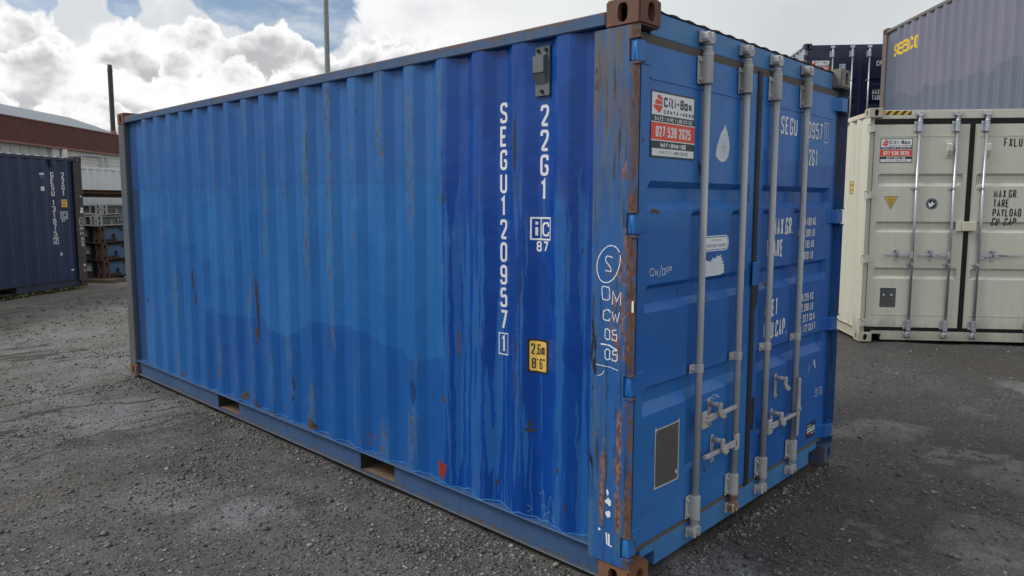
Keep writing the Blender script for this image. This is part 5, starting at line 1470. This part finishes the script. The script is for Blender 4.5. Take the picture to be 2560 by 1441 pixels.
# ------------------------------------------------------------------ warehouse behind (frame: u along the facade away from the camera, v inwards)
BO = Vector((-4.057, 28.351)); BD = Vector((math.cos(.78688), math.sin(.78688))); BN = Vector((-BD.y, BD.x))
wh = empty('warehouse', (BO.x, BO.y, 0), math.atan2(BD.y, BD.x), 'long warehouse with brown red cladding band and grey roof, behind the left containers', 'warehouse')
ZE0, ZE1, LB_ = 4.50, 5.62, 24.62
mb = MB(); mb.box(-8, 17.84, .35, .6, 0, ZE0-.02, 0); mb.build('wall', ['offwhite'], wh)
mb = MB(); mb.box(18.42, LB_, .14, .4, 0, ZE0-.02, 0); mb.build('wall', ['blockwall'], wh)
mb = MB(); mb.box(-8, LB_, 12, 12.3, 0, ZE0, 0); mb.build('wall', ['offwhite'], wh)
mb = MB(); mb.prism([(.41, 0), (11.9, 0), (11.9, ZE0), (6.0, 6.3), (3.0, 6.5), (.41, ZE1-.2)], 0, LB_-.3, LB_-.02); mb.build('wall', ['offwhite'], wh)
mb = MB(); mb.box(17.84, 18.42, .10, .6, 0, ZE0-.02); mb.build('pier', ['offwhite'], wh, bevel=.02)
for i in range(14):
    x = 17.55-i*.70; mb = MB(); mb.box(x-.655, x, .22, .348, .1, ZE0-.05); mb.build('wall_panel', ['wallgrey'], wh, bevel=.02)
mb = MB(); x = -8.0; pr = []
while x < LB_-.1: pr += [(x, 0), (x+.055, 0), (x+.075, .035), (x+.13, .035), (x+.15, 0)]; x += .15
mb.grid([p[0] for p in pr], [ZE0, ZE1], lambda u, z: (u, float(np.interp(u, [p[0] for p in pr], [p[1] for p in pr])), z))
mb.build('cladding_band', ['fascia'], wh, recalc=False)
mb = MB(); mb.box(-8, LB_+.02, -.05, .09, ZE0-.09, ZE0-.001); mb.build('band_trim', ['trim'], wh)
mb = MB(); mb.box(-8, LB_+.02, -.04, .10, ZE1+.001, ZE1+.05); mb.build('band_trim', ['trim'], wh)
mb = MB(); mb.prism([(.11, ZE1+.055), (1.5, 6.20), (3.0, 6.70), (6.2, 6.62), (12.3, ZE0+.4), (12.3, ZE0+.2), (.11, ZE0+.9)], 0, -8, LB_-.01)
mb.build('roof', ['roofgrey'], wh)
m = MB(); m.cyl((18.62, -.02, .1), (18.62, -.02, ZE0-.10), .145, .145, 14); m.build('downpipe', ['pipewhite'], wh)
m = MB(); m.tube([(20.2, .02, 4.05), (20.3, .02, 4.22), (22.25, .02, 4.26), (22.33, .02, 4.18), (22.33, .02, 3.10), (22.6, .0, 3.05)], .04, 8); m.build('conduit', ['palegrey'], wh)
m = MB(); m.tube([(22.9, .06, 4.25), (22.95, .02, 4.1), (22.95, .02, 3.7)], .045, 8); m.build('conduit', ['palegrey'], wh)
fl = MB(); fl.cyl((0, 0, 0), (0, 0, 3.62), .135, .135, 16); fl.cyl((0, 0, 3.62), (0, 0, 4.0), .150, .11, 16)
o = fl.build('flue', ['darkpole'], wh); o.location = (LB_-.28, .30, ZE1+.12)
m = MB(); m.cyl((0, 0, -.12), (0, 0, .16), .23, .16, 14); o = m.build('flue_collar', ['trim'], wh); o.location = (LB_-.28, .30, ZE1+.12)

# ------------------------------------------------------------------ lamp post
lp = empty('lamp_post', (9.95, 17.93, 0), R(40), 'tall thin grey lamp post rising behind the big blue container', 'lamp post')
m = MB(); m.cyl((0, 0, 0), (0, 0, 11.0), .105, .062, 8); m.cyl((0, 0, 0), (0, 0, 1.1), .12, .11, 8); m.build('post', ['lamppole'], lp)
m = MB(); m.tube([(0, 0, 10.9), (.25, 0, 11.15), (1.3, 0, 11.3)], .03, 8); m.build('arm', ['lamppole'], lp)
m = MB(); m.prism(fillet([(1.2, 11.26), (1.9, 11.30), (1.9, 11.38), (1.2, 11.40)], .03, True), 1, -.14, .14); m.build('lamp_head', ['rackgrey'], lp, bevel=.01)

# ------------------------------------------------------------------ loose stones and weeds
def stones(name, n, seed):
    r = np.random.default_rng(seed)
    t = (1+5**.5)/2
    iv = np.array([(-1, t, 0), (1, t, 0), (-1, -t, 0), (1, -t, 0), (0, -1, t), (0, 1, t), (0, -1, -t), (0, 1, -t), (t, 0, -1), (t, 0, 1), (-t, 0, -1), (-t, 0, 1)], float)/math.sqrt(1+t*t)
    fc = np.array([(0, 11, 5), (0, 5, 1), (0, 1, 7), (0, 7, 10), (0, 10, 11), (1, 5, 9), (5, 11, 4), (11, 10, 2), (10, 7, 6), (7, 1, 8), (3, 9, 4), (3, 4, 2), (3, 2, 6), (3, 6, 8), (3, 8, 9), (4, 9, 5), (2, 4, 11), (6, 2, 10), (8, 6, 7), (9, 8, 1)])
    P = []
    cam_xy = np.array([-2.579, -1.730])
    while len(P) < n:
        dist = 2.2+13.5*r.random()**1.7; a = YAW+R(r.uniform(-40, 40))
        q = cam_xy+dist*np.array([math.sin(a), math.cos(a)])
        if -.03 < q[0] < 2.47 and -.03 < q[1] < 6.1: continue
        c = math.sin(q[0]*2.3+1.7*math.sin(q[1]*1.1))*math.sin(q[1]*1.9+1.3*math.sin(q[0]*1.4))+.45*math.sin(q[0]*6.1)*math.sin(q[1]*5.3)
        dens_ = .22+.78*max(0, c)**1.3
        if q[0] > .6 and q[1] < 1.2: dens_ *= .35
        if r.random() > dens_: continue
        P.append((q[0], q[1], dist))
    for _ in range(5200):
        t = r.random()
        q = (-abs(r.normal(0, .06))+.012, 6.1*t) if r.random() < .72 else (2.45*r.random(), -abs(r.normal(0, .07))+.03)
        P.append((q[0], q[1], 3.0))
    P = np.array(P); n = len(P)
    sz = np.clip(.0036*np.exp(r.normal(0, .50, n)), .0018, .016)*(1+.02*P[:, 2])
    ang = r.uniform(0, 2*math.pi, n)
    V = iv[None]*(1+r.normal(0, .16, (n, 12, 1)))
    V = V*np.stack([sz*r.uniform(.9, 1.7, n), sz, sz*r.uniform(.45, .8, n)], -1)[:, None]
    c, s = np.cos(ang)[:, None], np.sin(ang)[:, None]
    x = V[..., 0]*c-V[..., 1]*s; y = V[..., 0]*s+V[..., 1]*c
    z0 = relief(P[:, 0], P[:, 1])
    co = np.stack([x+P[:, :1], y+P[:, 1:2], V[..., 2]+(z0+sz*.35)[:, None]], -1).reshape(-1, 3).astype(np.float32)
    F = (fc[None]+12*np.arange(n)[:, None, None]).reshape(-1, 3).astype(np.int32)
    me = bpy.data.meshes.new(name)
    me.vertices.add(len(co)); me.vertices.foreach_set('co', co.ravel())
    me.loops.add(F.size); me.loops.foreach_set('vertex_index', F.ravel())
    me.polygons.add(len(F)); me.polygons.foreach_set('loop_start', np.arange(0, F.size, 3, dtype=np.int32)); me.polygons.foreach_set('use_smooth', np.ones(len(F), bool))
    me.update(); me.validate(); me.materials.append(M['stone'])
    o = bpy.data.objects.new(name, me); COL.objects.link(o); tag(o, kind='stuff'); return o


stones('gravel', 70000, 3)

mb = MB()
r = random.Random(5)
for i in range(420):
    t = r.random()
    if i < 240: x, y = -1.2+3.1*t+r.uniform(-.08, .08), 12.38+2.15*t+r.uniform(-.10, .06)      # foot of the navy container
    else: x, y = -1.5+3.6*r.random(), 9.6+3.6*r.random()
    if i >= 240 and y > 11.4+.72*x: continue
    zb0 = -.004 if i < 240 else float(relief(np.array(x), np.array(y)))
    for k in range(r.randint(3, 7)):
        a = r.uniform(0, 6.28); L = r.uniform(.03, .12 if i < 240 else .05); u = Vector((math.cos(a), math.sin(a), r.uniform(.4, 1.6))).normalized(); sde = Vector((-math.sin(a), math.cos(a), 0))*L*.22
        b0 = Vector((x, y, zb0)); tip = b0+u*L; md = b0+u*L*.5
        mb.add([b0, md+sde, tip+Vector((0, 0, -.3*L)), md-sde], [(0, 1, 2, 3)])
tag(mb.build('weeds', ['weed'], None, recalc=False), kind='stuff')
